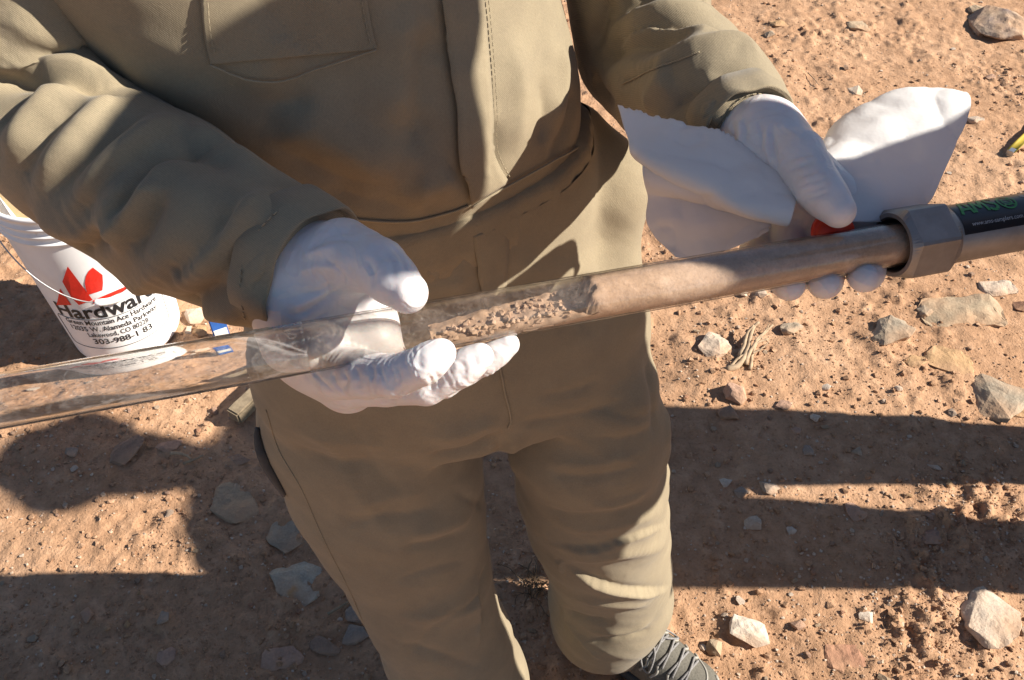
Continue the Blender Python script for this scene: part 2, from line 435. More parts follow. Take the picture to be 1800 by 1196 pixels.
def hull_rock(seed, sx, sy, sz, n=16, fine=0, rough=.06, box=.35):
    r = random.Random(seed); bm = bmesh.new()
    for _ in range(n):
        v = Vector((r.gauss(0, 1), r.gauss(0, 1), r.gauss(0, 1))).normalized()
        m = max(abs(v.x), abs(v.y), abs(v.z)); v = v * ((1 - box) + box / m) * r.uniform(.8, 1.05)
        bm.verts.new((v.x * sx, v.y * sy, v.z * sz))
    h = bmesh.ops.convex_hull(bm, input=bm.verts)
    bmesh.ops.delete(bm, geom=[e for e in set(h['geom_interior']) | set(h['geom_unused']) if isinstance(e, bmesh.types.BMVert)], context='VERTS')
    bmesh.ops.triangulate(bm, faces=bm.faces)
    if fine:
        bmesh.ops.bevel(bm, geom=bm.edges[:], offset=.05 * min(sx, sy, sz), segments=1, affect='EDGES', clamp_overlap=True)
        bmesh.ops.triangulate(bm, faces=bm.faces)
        for _ in range(fine): bmesh.ops.subdivide_edges(bm, edges=[e for e in bm.edges if e.calc_length() > .14 * max(sx, sy)], cuts=1, use_grid_fill=True)
        bmesh.ops.triangulate(bm, faces=bm.faces)
        p = np.array([v.co for v in bm.verts]); m = max(sx, sy)
        d = fbm(p[:, 0] / m * 2.2 + seed, p[:, 1] / m * 2.2, p[:, 2] / m * 2.2, oct=3, seed=seed % 97)
        bm.normal_update()
        for v, k in zip(bm.verts, d): v.co += v.normal * (k * rough * m * .5)
    bmesh.ops.recalc_face_normals(bm, faces=bm.faces)
    return bm
ROCKS = [  # photo x, y, width, height on the photo, turn, material, thickness, what it is
 (1748, 48, 84, 62, 20, 'st_two', .55, 'two-tone brown and grey jagged rock near the top of the picture, biggest there'),
 (1722, 22, 42, 18, 0, 'st_tan', .4, 'flat tan stone lying just behind the jagged two-tone rock'),
 (1692, 551, 136, 42, -4, 'st_tan', .22, 'long flat tan slab below the end of the steel sampler'),
 (1626, 546, 34, 22, 25, 'st_grey', .5, 'small grey stone touching the end of the long tan slab'),
 (1560, 591, 74, 46, 15, 'st_grey', .45, 'angular olive grey stone with a dark shaded side, beside the long slab'),
 (1748, 706, 84, 76, -40, 'st_grey', .4, 'triangular pale grey stone tapering to a point, above the leg shadows'),
 (1256, 611, 62, 42, 25, 'st_pale', .4, 'pale pinkish lumpy stone beside the dry plant stub'),
 (1389, 583, 42, 20, 5, 'st_grey', .45, 'small flat grey stone right of the dry plant stub'),
 (1668, 642, 80, 52, -25, 'st_ochre', .25, 'half buried orange stone with a purple grey end'),
 (1607, 640, 44, 24, 0, 'st_ochre', .25, 'half buried ochre stone beside the orange one'),
 (1290, 697, 38, 46, 60, 'st_pink', .8, 'upright pink wedge of stone at the edge of the upper leg shadow'),
 (1279, 730, 36, 26, 0, 'st_brown', .8, 'dark round clod-like stone just inside the upper leg shadow'),
 (1378, 720, 34, 20, 0, 'st_pink', .5, 'small rounded pink stone cut by the edge of the upper leg shadow'),
 (1738, 1088, 100, 92, 35, 'st_pale', .32, 'largest rock, whitish brown and pitted, in the lower right corner'),
 (1315, 1112, 66, 52, -10, 'st_white', .6, 'crumbly white rock near the tip of the hiking shoe'),
 (1495, 1158, 76, 52, -30, 'st_rust', .2, 'flat reddish brown stone flush with the soil, bottom edge'),
 (1528, 1083, 34, 24, -20, 'st_white', .5, 'small bright white angular stone below the leg shadows'),
 (1258, 1138, 30, 34, 60, 'st_tan', .7, 'small tan upright stone between the shoe and the white rock'),
 (1238, 1138, 18, 16, 0, 'st_pale', .6, 'pale chip touching the small tan stone by the shoe'),
 (1353, 63, 17, 15, 0, 'st_grey', .8, 'small round grey pebble with dark shadow near the far sleeve'),
 (1370, 44, 36, 14, 5, 'st_ochre', .3, 'thin flat ochre chip behind the round grey pebble'),
 (1508, 48, 44, 24, 10, 'st_tan', .25, 'half buried tan stone near the top of the picture'),
 (1502, 161, 28, 16, 0, 'st_pale', .4, 'little pale flat stone just behind the tip of the paper towel'),
 (1712, 214, 30, 12, -20, 'st_pale', .5, 'narrow pale chip beside the paper towel corner'),
 (1742, 134, 18, 12, 0, 'st_pink', .6, 'small pinkish pebble in the churned soil at the picture edge'),
 (1722, 58, 14, 12, 0, 'st_brown', .8, 'dark brown crumb of stone below the jagged two-tone rock'),
 (1352, 857, 36, 30, 20, 'st_blue', .5, 'blue grey stone between the two leg shadows'),
 (1304, 866, 26, 22, 0, 'st_blue', .5, 'smaller blue grey stone in the lower leg shadow near the trousers'),
 (1276, 846, 24, 18, 30, 'st_white', .5, 'white chip at the tip of the sunlit wedge between shadows'),
 (1500, 900, 32, 42, 40, 'st_pink', .4, 'long pinkish stone lying in the lower leg shadow'),
 (1324, 920, 32, 26, 0, 'st_pale', .5, 'pale rough stone in the lower leg shadow'),
 (1391, 932, 20, 16, 0, 'st_white', .5, 'small white chip in the lower leg shadow'),
 (1642, 941, 44, 34, 0, 'st_pink', .25, 'flat reddish stone in the lower leg shadow'),
 (1420, 795, 20, 22, 0, 'st_blue', .4, 'blue grey chip in the upper leg shadow'),
 (1505, 796, 18, 18, 0, 'st_grey', .4, 'round grey pebble in the upper leg shadow'),
 (1398, 762, 20, 14, 0, 'st_pink', .4, 'thin pink chip in the upper leg shadow'),
 (1642, 820, 24, 12, -30, 'st_pale', .4, 'narrow pale chip in the upper leg shadow'),
 (1793, 538, 30, 32, 0, 'st_rust', .8, 'dark rust red stone cut off by the right edge of the picture'),
 (1755, 508, 62, 18, 0, 'st_pale', .4, 'flat whitish stone above the long tan slab, near the picture edge'),
 (1432, 740, 18, 16, 0, 'st_white', .5, 'white pebble on the sunlit soil above the upper shadow'),
 (1450, 685, 18, 14, 0, 'st_white', .6, 'white angular pebble in the open sunlit soil'),
 (1790, 728, 40, 20, -20, 'st_ochre', .4, 'ochre slab touching the triangular grey stone at the picture edge'),
 (1390, 930, 12, 10, 0, 'st_white', .5, 'tiny white crumb in the lower leg shadow'),
 (522, 1016, 104, 72, -30, 'st_spot', .35, 'pale greenish stone with a rusty spot, half sunlit beside the trouser leg'),
 (515, 938, 90, 66, 25, 'st_grey', .22, 'flat grey slab just behind the rust-spotted stone'),
 (418, 876, 84, 92, 10, 'st_tan', .2, 'broad flat brown stone lying in shadow left of the trousers'),
 (222, 796, 62, 42, 30, 'st_brown', .4, 'brown angular stone in shadow under the clear tube'),
 (299, 785, 46, 26, 15, 'st_pink', .3, 'thin pinkish flake stone in shadow under the clear tube'),
 (418, 812, 44, 28, 0, 'st_brown', .25, 'flat brown flake above the broad flat stone'),
 (125, 795, 24, 24, 0, 'st_blue', .5, 'blue grey pebble in the head shaped shadow'),
 (622, 1076, 34, 34, 0, 'st_blue', .35, 'blue grey stone against the trouser leg, higher of two'),
 (622, 1112, 54, 38, 10, 'st_blue', .35, 'blue grey stone against the trouser leg, lower of two'),
 (568, 1132, 60, 40, -10, 'st_brown', .4, 'brown stone in the lower shadow next to the blue grey stones'),
 (494, 1156, 66, 32, 8, 'st_pink', .35, 'pinkish brown oblong stone near the bottom edge in shadow'),
 (292, 1156, 34, 34, 20, 'st_pink', .5, 'small pinkish stone alone in the lower shadow'),
 (290, 1090, 26, 26, 30, 'st_blue', .4, 'bluish chip in the lower shadow near the sunlit strip'),
 (345, 558, 36, 30, 20, 'st_pale', .7, 'pale sunlit stone between bucket and sleeve'),
 (352, 584, 26, 20, 0, 'st_ochre', .7, 'small ochre stone at the foot of the bucket'),
 (330, 580, 16, 14, 0, 'st_white', .6, 'white chip at the foot of the bucket'),
 (1160, 362, 14, 12, 0, 'st_pale', .6, 'pale chip on the ground between hip and paper towel'),
 (1122, 348, 22, 20, 0, 'st_pale', .6, 'pale stone on the ground next to the hip pocket'),
 (1272, 510, 30, 18, 10, 'st_white', .5, 'whitish stone just under the soil filled tube'),
 (1306, 517, 18, 14, 0, 'st_white', .5, 'white chip under the soil filled tube'),
 (1336, 522, 22, 16, 0, 'st_pale', .5, 'pale chip under the fingertips'),
 (1575, 690, 16, 12, 0, 'st_pale', .6, 'tiny pale pebble in the open sunlit soil'),
]
placed = []
PXM = lambda px, py: float(np.dot(G(px, py) - CAM, FWD)) / FPX       # metres per pixel there
for i, (px, py, w, h, rot, mt, th, lab) in enumerate(ROCKS):
    g = G(px, py); m = PXM(px, py)
    sx = w * m / 2; sy = max(sx * .55, h * m / 2 / math.sin(R(PITCH) + math.atan((py - 598) / FPX)) * .92)
    if th > .5: sy = min(sy, sx * 1.1)
    sz = th * min(sx, sy) * (.8 if w > 60 else 1.0)
    big = w > 30
    o = bm_obj('stone', hull_rock(100 + i, sx * (1.2 if w > 60 else 1.08), sy * (1.2 if w > 60 else 1.08), sz, 20 if big else 14, 3 if w > 60 else 2 if big else 1, .10, .45), M[mt], smooth=False)
    z = float(ground_z(g[0], g[1]))
    o.location = (g[0], g[1], z + sz * (.28 if th > .3 else .18)); o.rotation_euler = (random.Random(i).uniform(-.12, .12), random.Random(i + 9).uniform(-.12, .12), R(rot))
    tag(o, lab, 'stone', 'named stones on the soil' if False else None)
    placed.append((g[0], g[1], max(sx, sy)))
# smaller pebbles: nothing tells them apart
peb = []
for i in range(10):
    bm = hull_rock(500 + i, 1, .8, .55, 13, 1, .12, .35); me = bpy.data.meshes.new('pebble'); bm.to_mesh(me); bm.free(); peb.append(me)
pm = ['st_pale', 'st_tan', 'st_pink', 'st_white', 'st_grey', 'st_ochre', 'st_brown', 'st_rust', 'st_blue', 'st_pale']
for me, k in zip(peb, pm): me.materials.append(M[k])
cnt = 0
while cnt < 290:
    px, py = rng.uniform(-40, 1840), rng.uniform(-30, 1230)
    if 480 < px < 1000 and 120 < py < 1000: continue
    if px < 480 and py < 620 and not (px < 130 and py > 380): continue
    g = G(px, py)
    r = float(np.clip(rng.lognormal(-4.95, .42), .004, .017))
    if any(math.hypot(g[0] - a, g[1] - b) < c + r for a, b, c in placed): continue
    o = bpy.data.objects.new('pebble', peb[int(rng.integers(10))]); C.objects.link(o)
    o.location = (g[0], g[1], float(ground_z(g[0], g[1])) + r * .22); o.scale = (r, r, r); o.rotation_euler = (0, 0, rng.uniform(0, 6.28))
    tag(o, 'small loose pebble lying on the reddish soil', 'pebble', 'small pebbles scattered over the soil')
    placed.append((g[0], g[1], r)); cnt += 1
# crumbs of soil and grit, too many to count
base = []
for i in range(8):
    bm = hull_rock(700 + i, 1, .85, .7, 10, 0); bm.verts.ensure_lookup_table()
    base.append((np.array([v.co[:] for v in bm.verts]), np.array([[v.index for v in f.verts] for f in bm.faces]))); bm.free()
def scatter(name, n, rlo, rhi, mat, label, seed, clump):
    g = np.random.default_rng(seed)
    px = g.uniform(-60, 1860, n * 3); py = g.uniform(-60, 1260, n * 3)
    d = FWD[None] + RT[None] * ((px - 900) / FPX)[:, None] - UP[None] * ((py - 598) / FPX)[:, None]
    p = CAM + d * (-CAM_H / d[:, 2])[:, None]
    dens = .35 + .65 * np.clip(.5 + clump * fbm(p[:, 0] * 3.3, p[:, 1] * 3.3, oct=3, seed=seed), 0, 1)
    for cx, cy, rad, am in CRUMBLE:
        c = G(cx, cy); dens += 2.0 * np.exp(-((p[:, 0] - c[0])**2 + (p[:, 1] - c[1])**2) / rad**2)
    keep = g.uniform(0, 1, len(px)) < dens * .55
    p = p[keep][:n]; n = len(p)
    r = np.exp(g.uniform(math.log(rlo), math.log(rhi), n)) * (1 + .0 * p[:, 0])
    a = g.uniform(0, 6.283, n); z = ground_z(p[:, 0], p[:, 1])
    V, F, o = [], [], 0
    for i in range(n):
        bv, bf = base[i % 8]; c, s = math.cos(a[i]) * r[i], math.sin(a[i]) * r[i]
        V.append(np.stack([bv[:, 0] * c - bv[:, 1] * s + p[i, 0], bv[:, 0] * s + bv[:, 1] * c + p[i, 1], bv[:, 2] * r[i] + z[i] + r[i] * .3], 1))
        F.append(bf + o); o += len(bv)
    ob = mesh_obj(name, np.concatenate(V), np.concatenate(F), mat, smooth=False)
    tag(ob, label, kind='stuff'); return ob
scatter('soil_crumbs', 24000, .0010, .0032, M['clod'], 'crumbs of the same reddish soil lying loose everywhere', 5, 1.0)
scatter('soil_clods', 2600, .0034, .0095, M['clod'], 'bigger lumps of the same reddish soil in loose patches', 15, 2.2)
scatter('grit', 6500, .0010, .0046, M['st_pale'], 'pale grit and tiny stone chips mixed into the soil', 8, .6)
# ------------------------------------------------------------------ the person
person = empty('person', (-.07, .70, 0))
tag(person, 'person in a khaki coverall and white gloves holding a clear soil core tube', 'person')
def dep(p): return float(np.dot(np.asarray(p) - CAM, FWD))
def leg_pts(rows):
    pts, rad = [], []
    for px, py, y, rp in rows:
        p = PY(px, py, y); pts.append(p); rad.append(rp * dep(p) / FPX)
    return pts, rad
def spline(pts, n=28):
    p = np.array(pts, float)
    if len(p) == 2: p = np.array([p[0], (p[0] + p[1]) / 2, p[1]])
    p = np.concatenate([[2 * p[0] - p[1]], p, [2 * p[-1] - p[-2]]])
    out = []
    m = len(p) - 3
    for u in np.linspace(0, m - 1e-6, n):
        i = int(u); t = u - i; a, b, c, d = p[i:i + 4]
        out.append(.5 * (2 * b + (c - a) * t + (2 * a - 5 * b + 4 * c - d) * t * t + (3 * b - a - 3 * c + d) * t**3))
    return np.array(out)
def hit(bvh, px, py):
    r = bvh.ray_cast(Vector(CAM), Vector(ray(px, py)).normalized())
    return r
def folds(p, F, lst, gain=1.0):
    """lay the folds of the cloth: kind, height mm, width mm, path as seen in the photo.
    r ridge, v valley, o one side raised over the other (left of the path raised)"""
    bvh = BVHTree.FromPolygons([Vector(x) for x in p], F.tolist())
    n = vert_normals(p, F); q = p.copy(); last = None
    for kind, h, w, pix in lst:
        h, w = h * gain / 1000, w / 1000
        sp = spline(pix); pts = []
        for a, b in sp:
            r = hit(bvh, a, b)
            if r[0] is not None: last = dep(r[0])
            elif last is None: continue
            pts.append(np.array(r[0]) if r[0] is not None else P(a, b, last))
        pts = np.array(pts)
        if len(pts) < 4: continue
        sel = np.nonzero(((p > pts.min(0) - 3.2 * w) & (p < pts.max(0) + 3.2 * w)).all(1))[0]
        if not len(sel): continue
        d = p[sel][:, None, :] - pts[None]
        dist = np.linalg.norm(d, axis=2); j = dist.argmin(1); dm = dist[np.arange(len(sel)), j]
        tan = np.gradient(pts, axis=0); tan /= np.maximum(np.linalg.norm(tan, axis=1), 1e-9)[:, None]
        dv = d[np.arange(len(sel)), j]; tj = tan[j]
        along = (dv * tj).sum(1); perp = dv - along[:, None] * tj
        nn = n[sel]; side = np.cross(tj, nn)              # right of the path on the surface
        s = (perp * side).sum(1)
        end = np.minimum(j, len(pts) - 1 - j) / (len(pts) * .28)
        taper = np.clip(end, 0, 1); taper = taper * taper * (3 - 2 * taper)
        taper *= np.exp(-(np.maximum(0, np.abs(along) - .002) / w)**2)
        g = np.exp(-(dm / w)**2)
        if kind == 'r': a = h * np.exp(-(dm / (.85 * w))**1.5)
        elif kind == 'v': a = -h * np.exp(-(dm / (.6 * w))**1.4)
        else:
            up = np.where(s < 0, np.exp(-(np.abs(s) / w)**1.2), 0); dn = np.where(s >= 0, np.exp(-(s / (.45 * w))), 0)
            sm = np.clip(-s / .004 + .5, 0, 1)
            a = h * (up * sm - .45 * dn * (1 - sm))
        q[sel] += nn * (a * taper)[:, None]
    return q
def garment(name, field, lst, wr=(0, 0), relax=3, mat='cloth', parent=None, lvl=1, gain=1.0):
    p, F = field.mesh(relax)
    if wr[0]:
        n = vert_normals(p, F); s = wr[1]
        m = fbm(p[:, 0] * s + 1.5 * p[:, 2] * s, p[:, 1] * s, p[:, 2] * s * .8, oct=3, seed=61)
        m2 = fbm(p[:, 0] * s * .45, p[:, 1] * s * .45, p[:, 2] * s * .45, oct=2, seed=63)
        p = p + n * (wr[0] * (.9 * (.35 - np.abs(m)) + .8 * m2))[:, None]
    q = folds(p, F, lst, gain)
    q = smooth_pts(q, F, .15)
    o = mesh_obj(name, q, F, M[mat], parent or person)
    if lvl: sb = o.modifiers.new('smooth', 'SUBSURF'); sb.levels = sb.render_levels = lvl
    o['_'] = 1; del o['_']
    return o, q, F
# trousers -----------------------------------------------------------
tf = Field((-.48, .38, .02), (.34, 1.0, 1.06), .0052)
tf.column([.735, .765, .80, .88, .97, 1.115], [-.058, -.06, -.062, -.071, -.087, -.0985], [.682, .684, .688, .692, .694, .696],
          [.20, .224, .233, .216, .187, .168], [.105, .116, .122, .126, .127, .128], [14, 16, 18, 22, 28, 30], .03, 2.4)
tf.chain([P(1028, 225, .90), P(1076, 305, .905), P(1080, 345, .91), P(1066, 430, .94), P(1078, 540, .98)], [.018, .026, .028, .026, .03], .03)
LL = [(648, 640, .69, 165), (646, 720, .668, 184), (676, 830, .645, 168), (700, 900, .63, 150), (735, 1000, .605, 124), (756, 1060, .588, 113), (785, 1130, .572, 113), (812, 1200, .56, 116), (820, 1260, .55, 110)]
RL = [(1035, 690, .69, 122), (1032, 760, .685, 134), (1040, 850, .69, 130), (1050, 910, .698, 122), (1062, 955, .702, 112), (1072, 1000, .705, 105), (1072, 1050, .708, 106), (1062, 1082, .705, 97)]
for rows in (LL, RL):
    pts, rad = leg_pts(rows); tf.chain(pts, rad, .014)
LLp, LLr = leg_pts(LL); RLp, RLr = leg_pts(RL)
tf.plane_cut((0, 0, .05), (0, 0, -1))
TF = [('v', 4, 10, [(790, 860), (830, 880), (858, 885)]), ('v', 3, 9, [(930, 700), (1000, 690), (1070, 660)]), ('r', 4, 10, [(1020, 890), (1090, 885), (1160, 850)]), ('v', 4, 12, [(700, 1180), (740, 1130), (790, 1080), (860, 1050)]), ('r', 4, 16, [(540, 700), (590, 800), (650, 900), (700, 960)]), ('v', 3, 14, [(600, 720), (660, 820), (730, 890)]), # creases of crotch and thighs
 ('v', 9, 16, [(890, 752), (850, 782), (800, 800), (740, 800)]), ('r', 6, 16, [(880, 735), (820, 760), (740, 768)]), ('v', 8, 12, [(888, 765), (876, 810), (868, 850)]),
 ('r', 5, 14, [(905, 760), (900, 800), (915, 850)]), ('v', 5, 12, [(900, 745), (960, 740), (1040, 725), (1120, 700)]),
 ('v', 4, 16, [(600, 930), (660, 905), (720, 905), (790, 880)]), ('r', 3, 16, [(620, 890), (680, 875), (760, 865)]), ('v', 6, 14, [(700, 965), (760, 955), (830, 930)]), ('r', 5, 14, [(720, 940), (780, 930), (840, 905)]),
 ('v', 3, 14, [(690, 1025), (760, 1000), (830, 985)]), ('v', 4, 16, [(500, 780), (580, 805), (680, 815)]), ('r', 4, 16, [(500, 755), (600, 775), (690, 785)]),
 ('v', 5, 12, [(860, 980), (840, 1040), (800, 1090)]), ('o', 7, 16, [(925, 1150), (905, 1090), (880, 1050), (868, 1000)]), ('r', 6, 18, [(700, 1090), (780, 1080), (860, 1060)]), ('v', 5, 14, [(690, 1130), (770, 1150), (850, 1180)]),
 ('v', 3, 9, [(1060, 720), (1120, 735), (1168, 720)]), ('v', 3, 9, [(1030, 770), (1100, 770), (1168, 745)]), ('v', 3.5, 10, [(950, 830), (1040, 838), (1150, 815)]), ('r', 4, 12, [(940, 810), (1040, 815), (1150, 790)]),
 ('v', 4, 12, [(930, 880), (1000, 905), (1090, 900), (1165, 870)]), ('r', 5, 14, [(950, 905), (1030, 930), (1120, 915), (1172, 895)]),
 ('o', 7, 15, [(1180, 918), (1120, 938), (1040, 962), (950, 955)]), ('r', 8, 18, [(975, 985), (1060, 975), (1140, 965), (1178, 950)]),
 ('o', 13, 16, [(1184, 1034), (1125, 1038), (1060, 1026), (985, 985)]), ('v', 9, 16, [(985, 1070), (1030, 1090), (1085, 1095)]), ('r', 6, 12, [(1000, 1052), (1080, 1062), (1160, 1060)]),
 ('v', 7, 10, [(1020, 1128), (1090, 1122), (1150, 1104)]), ('r', 5, 10, [(1030, 1112), (1100, 1110), (1150, 1090)]), ('o', 7, 11, [(985, 1040), (995, 1090), (1030, 1140), (1060, 1165)]),
 ('r', 5, 14, [(1165, 660), (1172, 760), (1176, 860)]), ('v', 5, 14, [(1130, 620), (1150, 700), (1150, 780)]),
 # fly and waist band
 ('o', 3, 12, [(838, 440), (850, 520), (872, 610), (886, 680), (896, 735)]), ('v', 4, 14, [(960, 470), (1010, 540), (1050, 600)]), ('r', 5, 18, [(700, 470), (780, 490), (830, 500)]), ('v', 4, 12, [(640, 440), (740, 455), (820, 448)]), ('v', 4, 12, [(640, 475), (740, 490), (820, 480)]),
]
trousers, tq, tF = garment('trousers', tf, TF, (.0024, 9), gain=1.15)
# upper part ---------------------------------------------------------
K = .925                                                # the upper body stands that much nearer than first measured
def kz(z): return 1.55 - (1.55 - z) * K
uf = Field((-.48, .38, 1.03), (.26, 1.02, 1.50), .0048)
uf.column([kz(z) for z in (1.022, 1.05, 1.08, 1.11, 1.20, 1.30, 1.40, 1.46)], [x * K for x in (-.107, -.109, -.112, -.122, -.168, -.186, -.178, -.165)], [y * K for y in (.752, .752, .752, .755, .765, .775, .79, .80)],
          [r * K for r in (.186, .187, .187, .190, .213, .236, .215, .12)], [r * K for r in (.141, .143, .146, .149, .15, .145, .12, .09)], [30, 30, 30, 30, 30, 30, 28, 26], .02, 2.2)
UF = [('r', 9, 26, [(470, 190), (590, 255), (720, 325)]), ('v', 8, 22, [(470, 250), (600, 315), (740, 350)]), ('r', 7, 22, [(700, 0), (715, 120), (700, 240)]), ('v', 8, 22, [(745, 20), (738, 160), (720, 290)]),
      ('r', 8, 18, [(720, 330), (770, 325), (800, 300)]), ('v', 5, 20, [(380, 130), (480, 180), (560, 170)]), ('r', 6, 24, [(520, 60), (470, 110), (420, 190)]),
      ('v', 5, 12, [(860, 200), (870, 260), (850, 330)]), ('r', 5, 14, [(905, 60), (915, 180), (900, 280)]), ('v', 5, 12, [(950, 130), (960, 200), (950, 260)]), ('v', 7, 14, [(1010, 140), (1000, 220), (960, 290)]), ('r', 5, 12, [(985, 60), (990, 150), (970, 230)]),
      ('v', 5, 14, [(560, 340), (640, 350), (740, 365)]), ('r', 6, 16, [(600, 330), (690, 345), (760, 345)])]
upper, uq, uF = garment('coverall_top', uf, UF, (.0018, 10), gain=1.15)
def waistband():
    V, F = [], []; n = 160
    for z, a_, b_ in ((1.021, .174, .124), (1.0225, .1842, .1335), (1.045, .1836, .1342), (1.068, .1808, .1345), (1.078, .177, .133), (1.082, .166, .122)):
        for k in range(n):
            t_ = 2 * math.pi * k / n; c_, s_ = math.cos(t_), math.sin(t_); y_ = R(29.5)
            u_ = a_ * math.copysign(abs(c_)**(2 / 2.3), c_); v_ = b_ * math.copysign(abs(s_)**(2 / 2.3), s_)
            w_ = .0012 * math.sin(k * 1.7 + z * 40) + .001 * math.sin(k * .63)
            V.append((-.0985 + u_ * math.cos(y_) - v_ * math.sin(y_) + w_ * c_, .696 + u_ * math.sin(y_) + v_ * math.cos(y_) + w_ * s_, z + .0012 * math.sin(k * .31)))
    for i in range(5):
        for k in range(n): j = (k + 1) % n; F.append((i * n + k, i * n + j, (i + 1) * n + j, (i + 1) * n + k))
    return mesh_obj('waistband', V, F, M['cloth'], trousers)
waistband()
# sleeves ------------------------------------------------------------
SH_R = np.array((-.315, .69, 1.39)); SH_L = np.array((.075, .82, 1.40))
EL_R = P(22, 186, .675); CU_R = P(556, 484, .563)
EL_L = P(1128, 88, .86); CU_L = P(1318, 236, .655)
sf = Field((-.56, .33, 1.02), (-.04, .86, 1.46), .0036)
sf.chain([SH_R, SH_R * .45 + EL_R * .55, EL_R * .93 + SH_R * .07 + (0, 0, .02)], [.080, .076, .068], .006)
a = EL_R; b = CU_R; ax = (b - a) / np.linalg.norm(b - a)
dn = np.array((0, 0, -.011)); sf.chain([a, a * .74 + b * .26 + dn * .6, a * .46 + b * .54 + dn, a * .18 + b * .82 + dn * .6, b], [.056, .062, .0605, .050, .045], .006)
sf.plane_cut(b - ax * .006, ax)
SF = [('o', 13, 20, [(-40, 128), (60, 130), (140, 140), (250, 152)]), ('v', 12, 12, [(-40, 143), (60, 142), (150, 152), (250, 168)]), ('r', 9, 16, [(100, 118), (150, 110), (190, 122)]), ('v', 9, 18, [(150, 92), (185, 86), (225, 98)]),
      ('r', 12, 17, [(165, 150), (95, 162), (45, 225), (8, 310)]), ('v', 8, 13, [(170, 176), (105, 212), (60, 275), (30, 330)]), ('r', 10, 15, [(235, 168), (170, 200), (105, 275), (45, 345)]), ('v', 9, 13, [(-10, 235), (30, 185), (80, 156)]),
      ('v', 11, 14, [(270, 185), (185, 240), (130, 295), (70, 360)]), ('r', 10, 15, [(320, 195), (245, 245), (180, 305), (100, 400)]), ('v', 10, 13, [(320, 222), (235, 280), (170, 340), (120, 420)]), ('r', 9, 16, [(350, 230), (275, 292), (220, 345), (150, 440)]),
      ('v', 15, 12, [(440, 262), (350, 258), (275, 280), (245, 312), (238, 345), (212, 380), (180, 410)]), ('r', 14, 11, [(285, 320), (262, 352), (224, 388), (175, 440)]), ('v', 12, 12, [(300, 330), (278, 372), (255, 410), (215, 450)]),
      ('r', 8, 30, [(400, 300), (350, 360), (300, 420), (250, 480)]), ('v', 12, 13, [(455, 330), (405, 392), (372, 432), (320, 470), (240, 512)]), ('r', 14, 12, [(500, 330), (442, 370), (402, 415), (360, 455), (280, 520)]), ('v', 10, 12, [(470, 380), (420, 440), (370, 500), (330, 540)]),
      ('r', 9, 16, [(60, 380), (120, 405), (175, 440)]), ('v', 12, 11, [(120, 460), (160, 432), (200, 405)]), ('r', 9, 13, [(195, 520), (255, 495), (310, 460)]), ('v', 9, 11, [(290, 548), (350, 528), (430, 505)]), ('r', 8, 12, [(320, 550), (385, 548), (440, 560)]),
      ('v', 7, 14, [(290, 205), (350, 270), (430, 300)]), ('r', 8, 14, [(320, 215), (400, 262), (475, 318)]), ('r', 9, 30, [(-20, 30), (100, 60), (220, 40)]), ('v', 7, 22, [(-20, 80), (80, 92), (160, 62)]), ('v', 6, 22, [(120, -10), (150, 30), (220, 20)])]
sleeve_r, rq, rF = garment('sleeve', sf, SF, (.0016, 18))
sg = Field((-.05, .45, 1.0), (.32, 1.0, 1.48), .0036)
sg.chain([SH_L, SH_L * .45 + EL_L * .55, EL_L + (0, .0, .012)], [.073, .070, .064], .01)
a2 = EL_L; b2 = CU_L; ax2 = (b2 - a2) / np.linalg.norm(b2 - a2)
sg.chain([a2, a2 * .6 + b2 * .4, a2 * .2 + b2 * .8, b2], [.062, .061, .049, .037], .006)
sg.plane_cut(b2 - ax2 * .006, ax2)
SG = [('v', 17, 20, [(1035, 112), (1080, 88), (1140, 76), (1235, 70)]), ('o', 10, 18, [(1275, 62), (1220, 56), (1130, 58), (1050, 90)]), ('r', 9, 18, [(1040, 62), (1110, 42), (1200, 26), (1270, 10)]), ('r', 11, 16, [(1080, 140), (1160, 116), (1240, 86), (1300, 80), (1350, 120)]),
      ('v', 6, 10, [(1085, 152), (1130, 132), (1180, 112)]), ('v', 10, 18, [(1165, 215), (1200, 172), (1260, 155), (1330, 150)]), ('r', 9, 14, [(1140, 205), (1155, 165), (1190, 130)]), ('r', 7, 16, [(1230, 215), (1280, 185), (1350, 165)]), ('v', 5, 14, [(1240, 130), (1300, 122), (1345, 140)]),
      ('v', 9, 14, [(1075, -10), (1062, 40), (1035, 90)]), ('r', 8, 18, [(1210, -5), (1150, 36), (1090, 55)]), ('v', 7, 12, [(1040, 125), (1055, 160), (1085, 190)])]
sleeve_l, lq, lF = garment('sleeve', sg, SG, (.0016, 18))
def cuff(parent, o_, d_, r0, r1, L_, seed):
    d_ = Vector(d_); u_ = d_.orthogonal().normalized(); w_ = d_.cross(u_); V, F = [], []; n = 72
    prof = [(-L_, r0 - .003), (-L_ + .001, r0 - .0005), (-L_ * .5, (r0 + r1) / 2), (-.003, r1), (-.0005, r1 - .0006), (0, r1 - .0018), (-.002, r1 - .0034), (-.02, r1 - .005)]
    for t_, r_ in prof:
        for k in range(n):
            a_ = 2 * math.pi * k / n; q_ = .0016 * math.sin(2 * a_ + seed) + .0011 * math.sin(5 * a_ + 2 * seed) * (1 + t_ / L_) + .0006 * math.sin(9 * a_)
            V.append(Vector(o_) + d_ * (t_ + .0012 * math.sin(3 * a_ + seed)) + (u_ * math.cos(a_) + w_ * math.sin(a_)) * (r_ + q_))
    for i in range(len(prof) - 1):
        for k in range(n): j = (k + 1) % n; F.append((i * n + k, i * n + j, (i + 1) * n + j, (i + 1) * n + k))
    return mesh_obj('cuff', V, F, M['cloth'], parent)
